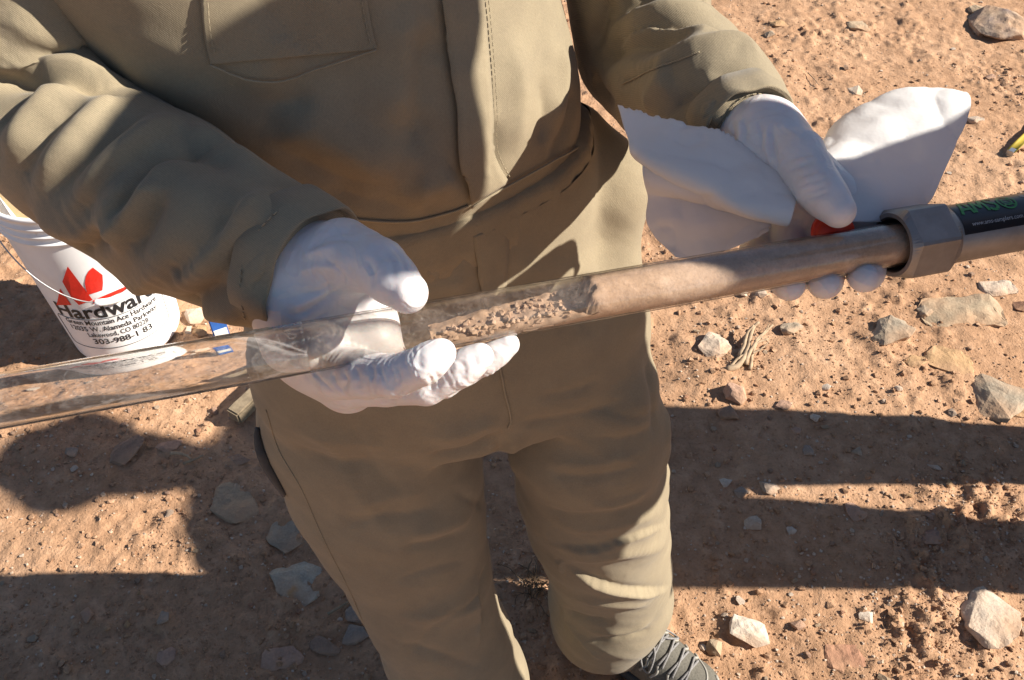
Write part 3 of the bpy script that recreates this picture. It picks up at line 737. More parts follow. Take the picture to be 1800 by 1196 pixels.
cuff_r = cuff(sleeve_r, b, ax, .0490, .0455, .030, 1.0); cuff_l = cuff(sleeve_l, b2, ax2, .0425, .0370, .026, 2.0)
print('garments', time.time() - T0)
# ------------------------------------------------------------------ the clear tube
TL, TR = P(0, 705, .485), P(1600, 425, .62)
TAX = (TR - TL) / np.linalg.norm(TR - TL)
TRAD = .0155
def tube_at(px):                 # point on the tube's axis seen at that column
    lo_, hi_ = -1.0, 2.0
    for _ in range(40):
        m = (lo_ + hi_) / 2; p = TL + (TR - TL) * m; c = p - CAM
        x = 900 + FPX * (c @ RT) / (c @ FWD)
        lo_, hi_ = (m, hi_) if x < px else (lo_, m)
    return p
# ------------------------------------------------------------------ gloves
def finger(f, pts, rad, k):
    f.chain(pts, rad, k, pad=.03)
def glove(name, h, palm, fingers, lo, hi, creases, kf=.0018):
    f = Field(lo, hi, h)
    for pts, rad in palm: f.chain(pts, rad, .013, pad=.03)
    for pts, rad in fingers:
        P2, R2 = [pts[0]], [rad[0]]
        for i in range(1, len(pts)): P2 += [(pts[i - 1] + pts[i]) / 2, pts[i]]; R2 += [(rad[i - 1] + rad[i]) / 2 * (.955 if i < len(pts) - 1 else 1.02), rad[i]]
        g = Field(lo, hi, h); g.chain(P2, R2, .0035, pad=.03)
        # one finger grows out of the palm with a soft web, but stays apart from its neighbour
        k = kf
        o = f.v; d = g.v
        hh = np.clip(.5 + .5 * (o - d) / k, 0, 1); f.v = o * (1 - hh) + d * hh - k * hh * (1 - hh)
    p, F = f.mesh(1)
    n = vert_normals(p, F)
    nn = vert_normals(p, F); disp = np.zeros(len(p))
    best = np.full(len(p), 9.0)
    for fi, (pts, rad) in enumerate(fingers):
        for i in range(len(pts) - 1):
            A_, B_ = np.array(pts[i]), np.array(pts[i + 1]); L_ = np.linalg.norm(B_ - A_); d_ = (B_ - A_) / L_
            u_ = np.cross(d_, (0.3, 0.2, 1.0)); u_ /= np.linalg.norm(u_); w_ = np.cross(d_, u_)
            rel = p - A_; s_ = rel @ d_; x_, y_ = rel @ u_, rel @ w_; rr_ = np.hypot(x_, y_); r_ = rad[i] + (rad[i + 1] - rad[i]) * np.clip(s_ / L_, 0, 1)
            q_ = np.abs(rr_ - r_) + np.maximum(0, np.maximum(-s_, s_ - L_)); sel = (q_ < .004) & (q_ < best); best[sel] = q_[sel]
            ang = np.arctan2(y_, x_); wob = vnoise(np.cos(ang) * 1.6 + fi * 5.1, np.sin(ang) * 1.6 + i * 3.3, s_ * 40, seed=71)
            ring = np.zeros(len(p))
            for jp, on in ((0.0, i > 0 or True), (L_, i < len(pts) - 2)):
                if on: ring += np.exp(-((s_ - jp) / .0075)**2) * np.abs(np.sin((s_ - jp + .0028 * wob) * math.pi / .0042))**1.5
            slack = np.abs(vnoise(np.cos(ang) * 3.2 + fi, np.sin(ang) * 3.2 + i * 1.7, s_ * 55, seed=73))
            pat = np.clip(.5 + 1.3 * vnoise(p[:, 0] * 70, p[:, 1] * 70, p[:, 2] * 70, seed=75), 0, 1)
            disp[sel] = (-.0007 * ring * pat - (.00035 if i < len(pts) - 2 else .0) * (1 - slack)**6)[sel]
    p = p + nn * disp[:, None]
    p = folds(p, F, creases, 1.1)
    p = smooth_pts(p, F, .1)
    o = mesh_obj(name, p, F, M['glove'], person)
    sb = o.modifiers.new('smooth', 'SUBSURF'); sb.levels = sb.render_levels = 1
    return o
def PP(*a): return [P(*x) for x in a]
W1 = CU_R - ax * .035
g_r = glove('glove', .0015,
    palm=[([W1, P(522, 498, .567), P(545, 590, .575)], [.0315, .032, .030]),
          ([P(520, 500, .567), P(590, 640, .565)], [.030, .022]),
          ([P(545, 590, .578), P(612, 672, .588)], [.029, .021]),
          ([P(560, 620, .585), P(620, 668, .61)], [.024, .018]),
          ([P(535, 470, .562), P(608, 455, .538)], [.029, .0225]),
          ([P(560, 500, .565), P(590, 600, .565)], [.024, .022]), ([P(575, 545, .574), P(645, 586, .573), P(690, 640, .560)], [.024, .018, .012]), ([P(560, 470, .565), P(640, 545, .568)], [.024, .018])],
    fingers=[(PP((604, 448, .540), (664, 468, .520), (716, 515, .507)), [.0225, .0170, .0122]),
             (PP((600, 655, .552), (694, 662, .514), (744, 642, .503), (776, 621, .501)), [.0175, .0126, .0112, .0086]),
             (PP((612, 672, .58), (750, 677, .542), (808, 650, .533), (844, 627, .530)), [.0175, .0124, .0109, .0084]),
             (PP((620, 672, .60), (778, 668, .567), (852, 632, .556), (893, 606, .552)), [.0160, .0118, .0100, .0075]),
             (PP((620, 668, .615), (745, 650, .595), (800, 620, .585)), [.016, .0125, .0098])],
    lo=(-.22, .27, 1.06), hi=(.02, .52, 1.28), creases=[
        ('v', 2.2, 3.5, [(500, 560), (540, 545), (580, 520), (612, 500)]), ('r', 1.8, 4, [(505, 545), (545, 528), (590, 505)]), ('v', 1.6, 3, [(640, 450), (655, 480), (650, 515)]), ('v', 1.3, 3, [(668, 440), (690, 462), (690, 500)]), ('v', 1.2, 3, [(680, 425), (706, 452), (712, 480)]),
        ('r', 1.6, 3.5, [(530, 455), (560, 440), (610, 430)]), ('v', 1.4, 3, [(545, 430), (590, 410), (630, 412)]), ('v', 1.4, 3, [(535, 445), (580, 422), (640, 424)]), ('r', 1.4, 3, [(520, 480), (560, 470), (600, 470)]),
        ('v', 1.6, 3, [(585, 650), (590, 675), (610, 700)]), ('v', 1.6, 3, [(600, 648), (608, 670), (600, 692)]), ('v', 1.8, 3, [(648, 640), (655, 655), (650, 672)]), ('v', 1.4, 3, [(665, 636), (668, 655), (660, 676)]), ('v', 1.4, 3, [(620, 640), (630, 665), (628, 690)]),
        ('v', .9, 2.5, [(728, 625), (738, 640), (736, 652)]), ('v', .9, 2.5, [(832, 622), (836, 637), (838, 648)]), ('v', 1.2, 2.5, [(800, 650), (812, 662), (815, 675)]), ('v', 1.4, 3, [(640, 712), (720, 695), (790, 665)]), ('v', 1.4, 2.5, [(700, 700), (710, 690), (712, 675)]),
        ('v', 1.5, 1.8, [(694, 640), (702, 662), (698, 684)]), ('v', 1.3, 1.8, [(686, 642), (692, 664), (688, 688)]), ('v', 1.3, 1.8, [(752, 655), (760, 676), (754, 694)]), ('v', 1.2, 1.8, [(764, 652), (772, 670), (768, 688)]), ('v', 1.2, 1.8, [(806, 632), (816, 646), (818, 662)]), ('v', 1.4, 2.2, [(555, 470), (575, 500), (580, 530)]), ('v', 1.2, 2, [(568, 450), (600, 480), (606, 505)]), ('v', 1.2, 2, [(520, 520), (560, 512), (600, 492)]), ('v', 1.2, 2, [(505, 575), (545, 565), (590, 540)]), ('r', 1.4, 3.5, [(500, 590), (510, 630), (530, 670)]), ('v', 1.4, 3, [(515, 600), (525, 640), (548, 680)]), ('v', 1.2, 3, [(540, 640), (565, 670), (600, 700)]), ('r', 1.4, 3, [(555, 600), (545, 640), (560, 680)]), ('v', 1.2, 2.5, [(570, 590), (560, 625), (570, 660)])])
W2 = CU_L - ax2 * .035
g_l = glove('glove', .0015,
    palm=[([W2, P(1338, 245, .652), P(1375, 310, .66)], [.0255, .0265, .026]),
          ([P(1360, 290, .668), P(1400, 390, .665)], [.027, .021]),
          ([P(1370, 290, .662), P(1455, 385, .652)], [.026, .020]),
          ([P(1375, 285, .658), P(1510, 380, .642)], [.024, .018]),
          ([P(1348, 240, .648), P(1402, 278, .622)], [.0245, .0195])],
    fingers=[(PP((1402, 275, .622), (1437, 330, .604), (1474, 371, .594)), [.0195, .0158, .0116]),
             (PP((1510, 385, .645), (1530, 440, .645), (1524, 478, .626), (1518, 488, .606)), [.018, .0138, .0122, .0104]),
             (PP((1450, 390, .655), (1452, 455, .652), (1450, 490, .630), (1450, 499, .607)), [.019, .0140, .0124, .0106]),
             (PP((1392, 392, .66), (1382, 460, .655), (1384, 492, .632), (1388, 503, .610)), [.018, .0138, .0122, .0104]),
             (PP((1350, 385, .672), (1330, 440, .665), (1335, 462, .645)), [.016, .0125, .0108])],
    lo=(.06, .40, 1.03), hi=(.34, .66, 1.26), creases=[
        ('v', 2.0, 3.5, [(1357, 215), (1360, 260), (1368, 305)]), ('r', 1.6, 3.5, [(1350, 225), (1348, 262), (1355, 300)]), ('v', 1.4, 3, [(1372, 305), (1400, 295), (1440, 285)]), ('v', 1.2, 3, [(1375, 290), (1405, 275), (1435, 270)]), ('v', 1.2, 2.6, [(1395, 330), (1420, 322), (1450, 310)]),
        ('v', 1.0, 2.4, [(1402, 345), (1430, 335), (1458, 325)]), ('v', 1.2, 1.8, [(1408, 352), (1434, 345), (1462, 335)]), ('v', 1.1, 1.8, [(1388, 318), (1412, 308), (1444, 298)]), ('v', 1.2, 1.8, [(1382, 305), (1408, 290), (1440, 280)]), ('v', 1.4, 2, [(1330, 205), (1340, 240), (1335, 275)]), ('v', 1.2, 2, [(1345, 260), (1350, 290), (1362, 320)]), ('v', 1.3, 3, [(1285, 215), (1290, 235), (1288, 250)]), ('v', 1.3, 3, [(1305, 205), (1312, 230), (1308, 255)]), ('r', 1.3, 3, [(1296, 208), (1302, 232), (1298, 255)]), ('r', 1.3, 3, [(1365, 220), (1395, 235), (1420, 250)])])
def tube_mesh(name, pts_r, axis_o, axis_d, mat, parent=None, seg=64, smooth=True):
    """a turned shape: (distance along the axis, radius) pairs"""
    d = Vector(axis_d).normalized(); u = d.orthogonal().normalized(); w = d.cross(u)
    V, F = [], []
    for t, r in pts_r:
        for k in range(seg):
            a = 2 * math.pi * k / seg
            V.append(Vector(axis_o) + d * t + (u * math.cos(a) + w * math.sin(a)) * r)
    for i in range(len(pts_r) - 1):
        for k in range(seg):
            j = (k + 1) % seg
            F.append((i * seg + k, i * seg + j, (i + 1) * seg + j, (i + 1) * seg + k))
    return mesh_obj(name, V, F, mat, parent, smooth)
LEN = float(np.linalg.norm(TR - TL))
core_tube = empty('core_liner_tube', TL - TAX * .3)
tag(core_tube, 'long clear plastic core liner tube, partly filled with brown soil', 'tube')
n_ = 40
lin = [(-.25 + i * (LEN + .34) / n_, TRAD) for i in range(n_ + 1)]
outer = tube_mesh('clear_wall', lin + [(t, TRAD - .0012) for t, _ in lin[::-1]] + [lin[0]], TL, TAX, M['liner'], core_tube)
outer.data.materials.append(M['glass'])
_tc = float((tube_at(505) - TL) @ TAX)
for pl in outer.data.polygons:
    if float((np.array(pl.center) - TL) @ TAX) < _tc: pl.material_index = 1
# soil core: packed to the right, slumping away to the left
def core():
    tdir = Vector(TAX); upv = Vector((0, 0, 1)); upv = (upv - tdir * upv.dot(tdir)).normalized(); sv = tdir.cross(upv)
    t0 = float((tube_at(1035) - TL) @ TAX); tl = float((tube_at(760) - TL) @ TAX); t1 = LEN + .03
    V, F = [], []; ns, nc = 150, 44; Rr = TRAD - .0017
    for i in range(ns + 1):
        t = tl + (t1 - tl) * (i / ns)
        for k in range(nc):
            a = 2 * math.pi * k / nc
            x, y = math.cos(a) * Rr, math.sin(a) * Rr          # y is up
            if t < t0 + .004:
                s = max(0.0, (t - tl) / (t0 - tl))
                lvl = Rr * (-1.0 + .95 * s**.85) + .0012 * float(vnoise(t * 260, x * 260 + 7, seed=4))
                e = .0035 * float(vnoise(x * 300, y * 300, seed=6))
                if t > t0 - .001 + e: lvl = Rr * 2
                y = min(y, max(lvl, -Rr * .999))
                x = max(-1, min(1, x / Rr)) * Rr
            n = .0004 * float(vnoise(t * 300, a * 6, seed=12))
            V.append(Vector(TL) + tdir * t + sv * (x * (1 + n / Rr)) + upv * (y * (1 + n / Rr)))
    for i in range(ns):
        for k in range(nc):
            j = (k + 1) % nc; F.append((i * nc + k, i * nc + j, (i + 1) * nc + j, (i + 1) * nc + k))
    F.append(tuple(range(nc)))
    o = mesh_obj('soil_core', V, F, M['core'], core_tube)
    # crumbs lying on the slope of the core
    g = np.random.default_rng(3); VV, FF, o_ = [], [], 0
    for i in range(170):
        s = g.uniform(.0, 1.0)**.8; t = tl + (t0 - tl) * s
        lvl = Rr * (-1.0 + .95 * s**.85); half = math.sqrt(max(1e-9, Rr**2 - lvl**2)) * .85
        x = g.uniform(-half, half); r = g.uniform(.0009, .0028) * (1.1 - .3 * s); y = lvl + r * .5
        q = math.hypot(x, y); 
        if q > Rr - r: x *= (Rr - r) / q; y *= (Rr - r) / q
        bv, bf = base[i % 8]; c = Vector(TL) + tdir * t + sv * x + upv * y
        VV.append(bv * r + np.array(c)); FF.append(bf + o_); o_ += len(bv)
    cr = mesh_obj('soil_crumb', np.concatenate(VV), np.concatenate(FF), M['core'], core_tube, smooth=False); cr['kind'] = 'stuff'
core()
print('hands', time.time() - T0)
# ------------------------------------------------------------------ steel end of the sampler
def t_at(px): return float((tube_at(px) - TL) @ TAX)
tdir = Vector(TAX)
e_c = Vector(CAM - tube_at(1700)); e_c = (e_c - tdir * e_c.dot(tdir)).normalized()       # towards the camera
e_u = tdir.cross(e_c) * -1
if e_u.z < 0: e_u = -e_u
def on_axis(t, r, phi): return Vector(TL) + tdir * t + (e_c * math.cos(phi) + e_u * math.sin(phi)) * r
sampler = empty('soil_sampler', on_axis(t_at(1625), 0, 0))
tag(sampler, 'steel soil sampler barrel with hexagonal collar and black sticker at the tube end', 'soil sampler')
def hexnut():
    seg = 72; t0, t1 = t_at(1566), t_at(1654)
    def hexr(th, lim): return min(.0236 / math.cos(((th + R(8)) % R(60)) - R(30)), lim)
    rings = [(t0 + .020, .0162, 0), (t0 + .001, .0185, 0), (t0, .0195, 0), (t0, .0222, 0), (t0 + .0050, 9, 1), (t1 - .006, 9, 1), (t1 - .001, .0225, 0), (t1, .0205, 0)]
    V, F = [], []
    for t, r, hx in rings:
        for k in range(seg):
            th = 2 * math.pi * k / seg; V.append(on_axis(t, hexr(th, r) if hx else r, th))
    for i in range(len(rings) - 1):
        for k in range(seg): j = (k + 1) % seg; F.append((i * seg + k, i * seg + j, (i + 1) * seg + j, (i + 1) * seg + k))
    o = mesh_obj('hex_collar', V, F, M['steel'], sampler, smooth=False)
    o.data.materials.append(M['steel_shaded'])
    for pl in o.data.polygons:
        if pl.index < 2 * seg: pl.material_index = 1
    return t1
t1 = hexnut()
BR = .0205
tube_mesh('barrel', [(t1 - .003, BR - .003), (t1 - .002, BR - .0008), (t1, BR), (t1 + .3, BR), (t1 + .60, BR), (t1 + .602, BR - .002), (t1 + .602, .001)], TL, TAX, M['steel'], sampler)
def text_shape(s, size=1.0, bold=0.0, shear=0.0):
    cu = bpy.data.curves.new('t', 'FONT'); cu.body = s; cu.size = size; cu.offset = bold; cu.resolution_u = 3; cu.shear = shear
    ob = bpy.data.objects.new('t', cu); C.objects.link(ob)
    dg = bpy.context.evaluated_depsgraph_get(); ev = ob.evaluated_get(dg); me = ev.to_mesh()
    v = np.array([x.co[:2] for x in me.vertices]); f = [tuple(p.vertices) for p in me.polygons]
    ev.to_mesh_clear(); bpy.data.objects.remove(ob); bpy.data.curves.remove(cu)
    return v, f
def text_on(name, s, mapfn, width, mat, parent, bold=0.0, height=None, shear=0.0, center=False):
    v, f = text_shape(s, 1.0, bold, shear)
    w = v[:, 0].max() - v[:, 0].min(); v[:, 0] -= v[:, 0].min(); k = width / w; ky = k if height is None else height / .72
    if center: v[:, 0] -= w / 2
    return mesh_obj(name, [mapfn(x * k, y * ky) for x, y in v], f, mat, parent, smooth=False)
ST0 = t1 + .002
def stick(r): return lambda x, y: on_axis(ST0 + x, r, R(-6) + y / BR)
def sheet(name, mapfn, x0, x1, y0, y1, nx, ny, mat, parent):
    V = [mapfn(x0 + (x1 - x0) * i / nx, y0 + (y1 - y0) * j / ny) for j in range(ny + 1) for i in range(nx + 1)]
    F = [(j * (nx + 1) + i, j * (nx + 1) + i + 1, (j + 1) * (nx + 1) + i + 1, (j + 1) * (nx + 1) + i) for j in range(ny) for i in range(nx)]
    return mesh_obj(name, V, F, mat, parent)
stk = sheet('sticker', stick(BR + .0003), 0, .17, 0, .036, 20, 24, M['sticker'], sampler)
def strokes(lines, w, name, mat, off):
    V, F = [], []
    for ln in lines:
        for (xa, ya), (xb, yb) in zip(ln, ln[1:]):
            d_ = Vector((xb - xa, yb - ya)); d_.normalize(); n_ = Vector((-d_.y, d_.x)) * (w / 2); b_ = len(V)
            for k in range(5):
                f_ = k / 4; x, y = xa + (xb - xa) * f_, ya + (yb - ya) * f_
                V += [stick(off)(x + n_.x, y + n_.y), stick(off)(x - n_.x, y - n_.y)]
            for k in range(4): F.append((b_ + 2 * k, b_ + 2 * k + 1, b_ + 2 * k + 3, b_ + 2 * k + 2))
    mesh_obj(name, V, F, mat, stk, smooth=False)
def letters(x0, y0, k):
    A = [[(0, 0), (.45, 1), (.62, 1), (.95, 0)], [(.2, .32), (.82, .32)]]; Mm = [[(1.1, 0), (1.28, 1), (1.62, .25), (1.98, 1), (2.15, 0)]]
    S = [[(2.98, .84), (2.78, 1), (2.48, .98), (2.36, .76), (2.55, .55), (2.85, .45), (2.98, .24), (2.82, .02), (2.5, 0), (2.32, .16)]]
    return [[(x0 + (a_ + .12 * b_) * k, y0 + b_ * .0135) for a_, b_ in ln] for ln in A + Mm + S]
strokes(letters(.004, .0145, .0102), .0022, 'sticker_lettering', M['green'], BR + .0007)
text_on('sticker_web_address', 'www.ams-samplers.com', lambda x, y: stick(BR + .0007)(.007 + x, .0052 + y), .042, M['silverprint'], stk, .0)
text_on('sticker_small_print', 'Made in', lambda x, y: stick(BR + .0007)(.058 + .0 - y + .004, .008 + x), .018, M['silverprint'], stk, .0)
def globe():
    V, F = [], []; n = 40
    def ring(cx, cy, r0, r1):
        b = len(V)
        for k in range(n):
            a_ = 2 * math.pi * k / n
            for r in (r0, r1): V.append(stick(BR + .0007)(cx + math.cos(a_) * r, cy + math.sin(a_) * r))
        for k in range(n): j = (k + 1) % n; F.append((b + 2 * k, b + 2 * j, b + 2 * j + 1, b + 2 * k + 1))
    ring(.044, .020, .0058, .0072); ring(.044, .020, .0030, .0040)
    for a_ in (45, 135):
        b = len(V); c, s = math.cos(R(a_)), math.sin(R(a_))
        for q_, w in ((-.006, -.0006), (.006, -.0006), (.006, .0006), (-.006, .0006)): V.append(stick(BR + .0007)(.044 + q_ * c - w * s, .020 + q_ * s + w * c))
        F.append((b, b + 1, b + 2, b + 3))
    mesh_obj('sticker_emblem', V, F, M['green'], stk, smooth=False)
globe()
# red end cap held between thumb and tube
bm = bmesh.new(); bmesh.ops.create_cone(bm, cap_ends=True, segments=40, radius1=.0145, radius2=.0138, depth=.014)
bmesh.ops.bevel(bm, geom=[e for e in bm.edges if e.calc_face_angle(0) > .6], offset=.0025, segments=3, affect='EDGES')
capo = bm_obj('end_cap', bm, M['redcap']); capo.location = P(1464, 408, .622); capo.rotation_euler = (R(60), R(15), R(-20))
tag(capo, 'red plastic end cap pinched under the thumb behind the tube', 'cap')

# ------------------------------------------------------------------ paper towel
def cubic_grid(rows, nu=72, nv=56):
    A = np.array([spline(np.array([P(*q_) for q_ in r]), nu) for r in rows])
    return np.stack([spline(A[:, i], nv) for i in range(nu)], 1)
def patch(name, rows, parent, seed, ragged=0.0, cr=.0022, thick=.0004):
    Gd = cubic_grid(rows); nv, nu = Gd.shape[:2]
    du = np.gradient(Gd, axis=1); dv = np.gradient(Gd, axis=0); n = np.cross(du, dv); n /= np.maximum(np.linalg.norm(n, axis=2), 1e-12)[..., None]
    q_ = Gd * 1.0
    nz = fbm(q_[..., 0] * 42, q_[..., 1] * 42, q_[..., 2] * 42, oct=3, seed=seed)
    rd = np.abs(fbm(q_[..., 0] * 26 + 4, q_[..., 1] * 26, q_[..., 2] * 26, oct=2, seed=seed + 5))**.7; rd = .55 * rd + 1.1 * np.abs(vnoise(q_[..., 0] * 17 + 8, q_[..., 1] * 17, q_[..., 2] * 17 + q_[..., 0] * 9, seed=seed + 8))**.7
    Gd = Gd + n * (cr * (nz * .3 - rd * 1.5))[..., None]
    if ragged:
        w = np.zeros((nv, nu)); w[0] = 1; w[1] = .5; 
        Gd += np.array((0, .3, .9))[None, None] * (ragged * w * vnoise(np.arange(nu) * 2.3, np.zeros(nu), seed=seed)[None])[..., None]
    F = [(j * nu + i, j * nu + i + 1, (j + 1) * nu + i + 1, (j + 1) * nu + i) for j in range(nv - 1) for i in range(nu - 1)]
    o = mesh_obj(name, Gd.reshape(-1, 3), F, M['paper'], parent)
    s = o.modifiers.new('ply', 'SOLIDIFY'); s.thickness = thick; s.offset = 0
    return o
towel = empty('paper_towel', P(1420, 380, .64))
tag(towel, 'crumpled white paper towel bunched in the hand near the steel collar', 'paper towel')
patch('torn_flap', [[(1085, 188, .655), (1160, 215, .648), (1255, 240, .64), (1315, 268, .632), (1395, 345, .618)],
                    [(1095, 225, .645), (1165, 255, .64), (1250, 285, .628), (1310, 320, .62), (1395, 360, .612)],
                    [(1112, 262, .640), (1152, 285, .632), (1240, 324, .618), (1305, 362, .61), (1390, 380, .606)],
                    [(1128, 276, .652), (1175, 298, .645), (1250, 332, .635), (1310, 362, .625), (1385, 382, .615)],
                    [(1140, 268, .666), (1190, 292, .660), (1260, 322, .650), (1315, 350, .640), (1380, 375, .628)]], towel, 3, .0014, .0040)
patch('hanging_flap', [[(1128, 262, .660), (1180, 290, .652), (1250, 322, .645), (1330, 372, .634)],
                       [(1134, 300, .650), (1190, 312, .640), (1262, 342, .634), (1345, 380, .630)],
                       [(1140, 345, .660), (1192, 340, .654), (1268, 362, .646), (1352, 388, .634)],
                       [(1140, 388, .662), (1198, 388, .650), (1275, 392, .642), (1355, 395, .634)],
                       [(1160, 425, .660), (1208, 428, .650), (1285, 420, .642), (1355, 404, .634)],
                       [(1188, 455, .650), (1235, 456, .644), (1295, 438, .638), (1355, 415, .630)]], towel, 9, 0, .0042)
patch('folded_flap', [[(1450, 318, .690), (1490, 250, .715), (1565, 205, .722), (1640, 190, .722), (1688, 195, .712)],
                      [(1434, 295, .675), (1472, 220, .705), (1560, 171, .712), (1642, 157, .712), (1694, 165, .704)],
                      [(1442, 315, .648), (1490, 250, .674), (1572, 200, .690), (1652, 182, .690), (1704, 186, .690)],
                      [(1458, 345, .636), (1515, 300, .650), (1588, 262, .664), (1645, 245, .668), (1684, 240, .674)],
                      [(1472, 372, .628), (1530, 345, .634), (1592, 322, .642), (1630, 312, .648), (1660, 298, .654)],
                      [(1486, 396, .622), (1540, 395, .626), (1585, 388, .630), (1612, 378, .636), (1636, 352, .642)]], towel, 15, 0, .0034)

# ------------------------------------------------------------------ tailoring of the coverall
class Cloth:
    def __init__(s, *pairs):
        s.b = [BVHTree.FromPolygons([Vector(x) for x in p_], f_.tolist()) for p_, f_ in pairs]
    def __call__(s, px, py, off=0.0):
        best = None
        for b_ in s.b:
            r = hit(b_, px, py)
            if r[0] is not None and (best is None or r[3] < best[3]): best = r
        if best is None: return None
        n_ = best[1]
        if n_.dot(Vector(CAM) - best[0]) < 0: n_ = -n_
        return best[0] + n_ * off
def path_tube(name, pts, r, mat, parent, seg=6):
    V, F = [], []; pts = [Vector(p_) for p_ in pts]
    for i, p_ in enumerate(pts):
        t_ = (pts[min(i + 1, len(pts) - 1)] - pts[max(i - 1, 0)]).normalized(); u_ = t_.orthogonal().normalized()
        if i: 
            u_ = (pu - t_ * pu.dot(t_)); u_ = u_.normalized() if u_.length > 1e-6 else t_.orthogonal().normalized()
        pu = u_; w_ = t_.cross(u_); rr = r(i / (len(pts) - 1)) if callable(r) else r
        for k in range(seg): a_ = 2 * math.pi * k / seg; V.append(p_ + (u_ * math.cos(a_) + w_ * math.sin(a_)) * rr)
    for i in range(len(pts) - 1):
        for k in range(seg): j = (k + 1) % seg; F.append((i * seg + k, i * seg + j, (i + 1) * seg + j, (i + 1) * seg + k))
    F.append(tuple(range(seg))[::-1]); F.append(tuple(range((len(pts) - 1) * seg, len(pts) * seg)))
    return mesh_obj(name, V, F, mat, parent)
def seam(surf, pix, parent, off=.0008, r=.0008, n=40, dash=False, mat='thread', name='seam'):
    pts = [surf(x, y, off) for x, y in spline(pix, n)]; pts = [p_ for p_ in pts if p_ is not None]
    if len(pts) < 3: return
    if not dash: return path_tube(name, pts, r, M[mat], parent)
    bm_ = bmesh.new(); P_ = [np.array(p_) for p_ in pts]; L_ = np.concatenate([[0], np.cumsum([np.linalg.norm(P_[i + 1] - P_[i]) for i in range(len(P_) - 1)])])
    at_ = lambda s_: np.array([np.interp(s_, L_, [q_[c] for q_ in P_]) for c in range(3)])
    V, F = [], []; s_ = 0
    while s_ < L_[-1] - .004:
        A_, B_ = Vector(at_(s_)), Vector(at_(s_ + .0032)); t_ = (B_ - A_).normalized(); u_ = t_.orthogonal().normalized(); w_ = t_.cross(u_); b_ = len(V)
        for c_ in (A_, B_):
            for k in range(4): V.append(c_ + (u_ * math.cos(k * 1.5708) + w_ * math.sin(k * 1.5708)) * .00055)
        for k in range(4): F.append((b_ + k, b_ + (k + 1) % 4, b_ + 4 + (k + 1) % 4, b_ + 4 + k))
        s_ += .005
    bm_.free()
    return mesh_obj('stitching', V, F, M['thread'], parent)
def strip(name, surf, left, right, parent, oL, oR, nu=60, nv=7, mat='cloth', arch=.0):
    A_, B_ = spline(left, nu), spline(right, nu); V, ok = [], True
    for i in range(nu):
        for j in range(nv):
            t_ = j / (nv - 1); px, py = A_[i] * (1 - t_) + B_[i] * t_
            p_ = surf(px, py, oL * (1 - t_) + oR * t_ + arch * math.sin(math.pi * t_)); V.append(p_ if p_ is not None else V[-1])
    F = [(i * nv + j, i * nv + j + 1, (i + 1) * nv + j + 1, (i + 1) * nv + j) for i in range(nu - 1) for j in range(nv - 1)]
    o = mesh_obj(name, V, F, M[mat], parent); s = o.modifiers.new('ply', 'SOLIDIFY'); s.thickness = .001; s.offset = 0
    return o
TOP = Cloth((uq, uF)); LEGS = Cloth((tq, tF)); BODY = Cloth((uq, uF), (tq, tF)); SLR = Cloth((rq, rF)); SLL = Cloth((lq, lF))
pl_l = [(768, -12), (783, 100), (797, 190), (800, 262), (806, 305), (822, 352)]; pl_r = [(846, -12), (857, 100), (864, 190), (866, 255), (876, 290), (892, 318)]
plk = strip('front_placket', TOP, pl_l, pl_r, upper, .0062, .0022, arch=.001)
seam(TOP, [(854, -12), (865, 100), (871, 190), (873, 255), (882, 288), (896, 314)], upper, .0024, .0006, dash=True)
pk = strip('chest_pocket', TOP, [(352, -12), (360, 60), (372, 112)], [(642, -12), (650, 40), (662, 86)], upper, .0022, .0022, 40, 70)
seam(TOP, [(364, -12), (372, 60), (384, 104)], pk, .0042, .0006, dash=True); seam(TOP, [(372, 110), (430, 134), (490, 138), (560, 118), (660, 86)], pk, .004, .0007)
seam(TOP, [(630, -12), (640, 40), (650, 80)], pk, .0042, .0006, dash=True)
seam(BODY, [(560, 372), (640, 386), (720, 388), (790, 372), (822, 360)], upper, .0015, .0011); seam(BODY, [(826, 362), (880, 330), (950, 292), (1005, 262), (1040, 236)], upper, .0028, .0011)
seam(LEGS, [(640, 402), (720, 404), (790, 390), (820, 378)], trousers, .0028, .0006, dash=True); seam(LEGS, [(832, 372), (885, 342), (950, 305), (1010, 274)], trousers, .0028, .0006, dash=True)
flp = strip('fly_flap', LEGS, [(829, 372), (830, 420), (838, 470), (846, 520)], [(890, 340), (893, 400), (893, 460), (888, 520)], trousers, .0028, .0008, 40)
seam(LEGS, [(846, 520), (862, 580), (878, 640), (888, 690), (897, 735), (893, 752)], trousers, .0012, .0011)
seam(LEGS, [(468, 720), (490, 790), (530, 860), (570, 950), (620, 1050), (660, 1150)], trousers, .0006, .0006)
seam(SLR, [(432, 560), (424, 500), (440, 430), (490, 372), (545, 348), (600, 362)], sleeve_r, .0012, .0006, dash=True)
seam(SLL, [(1262, 222), (1300, 176), (1345, 165), (1378, 182)], sleeve_l, .0012, .0006, dash=True)
seam(SLL, [(1095, 148), (1150, 122), (1200, 104), (1230, 92)], sleeve_l, .0008, .0008)
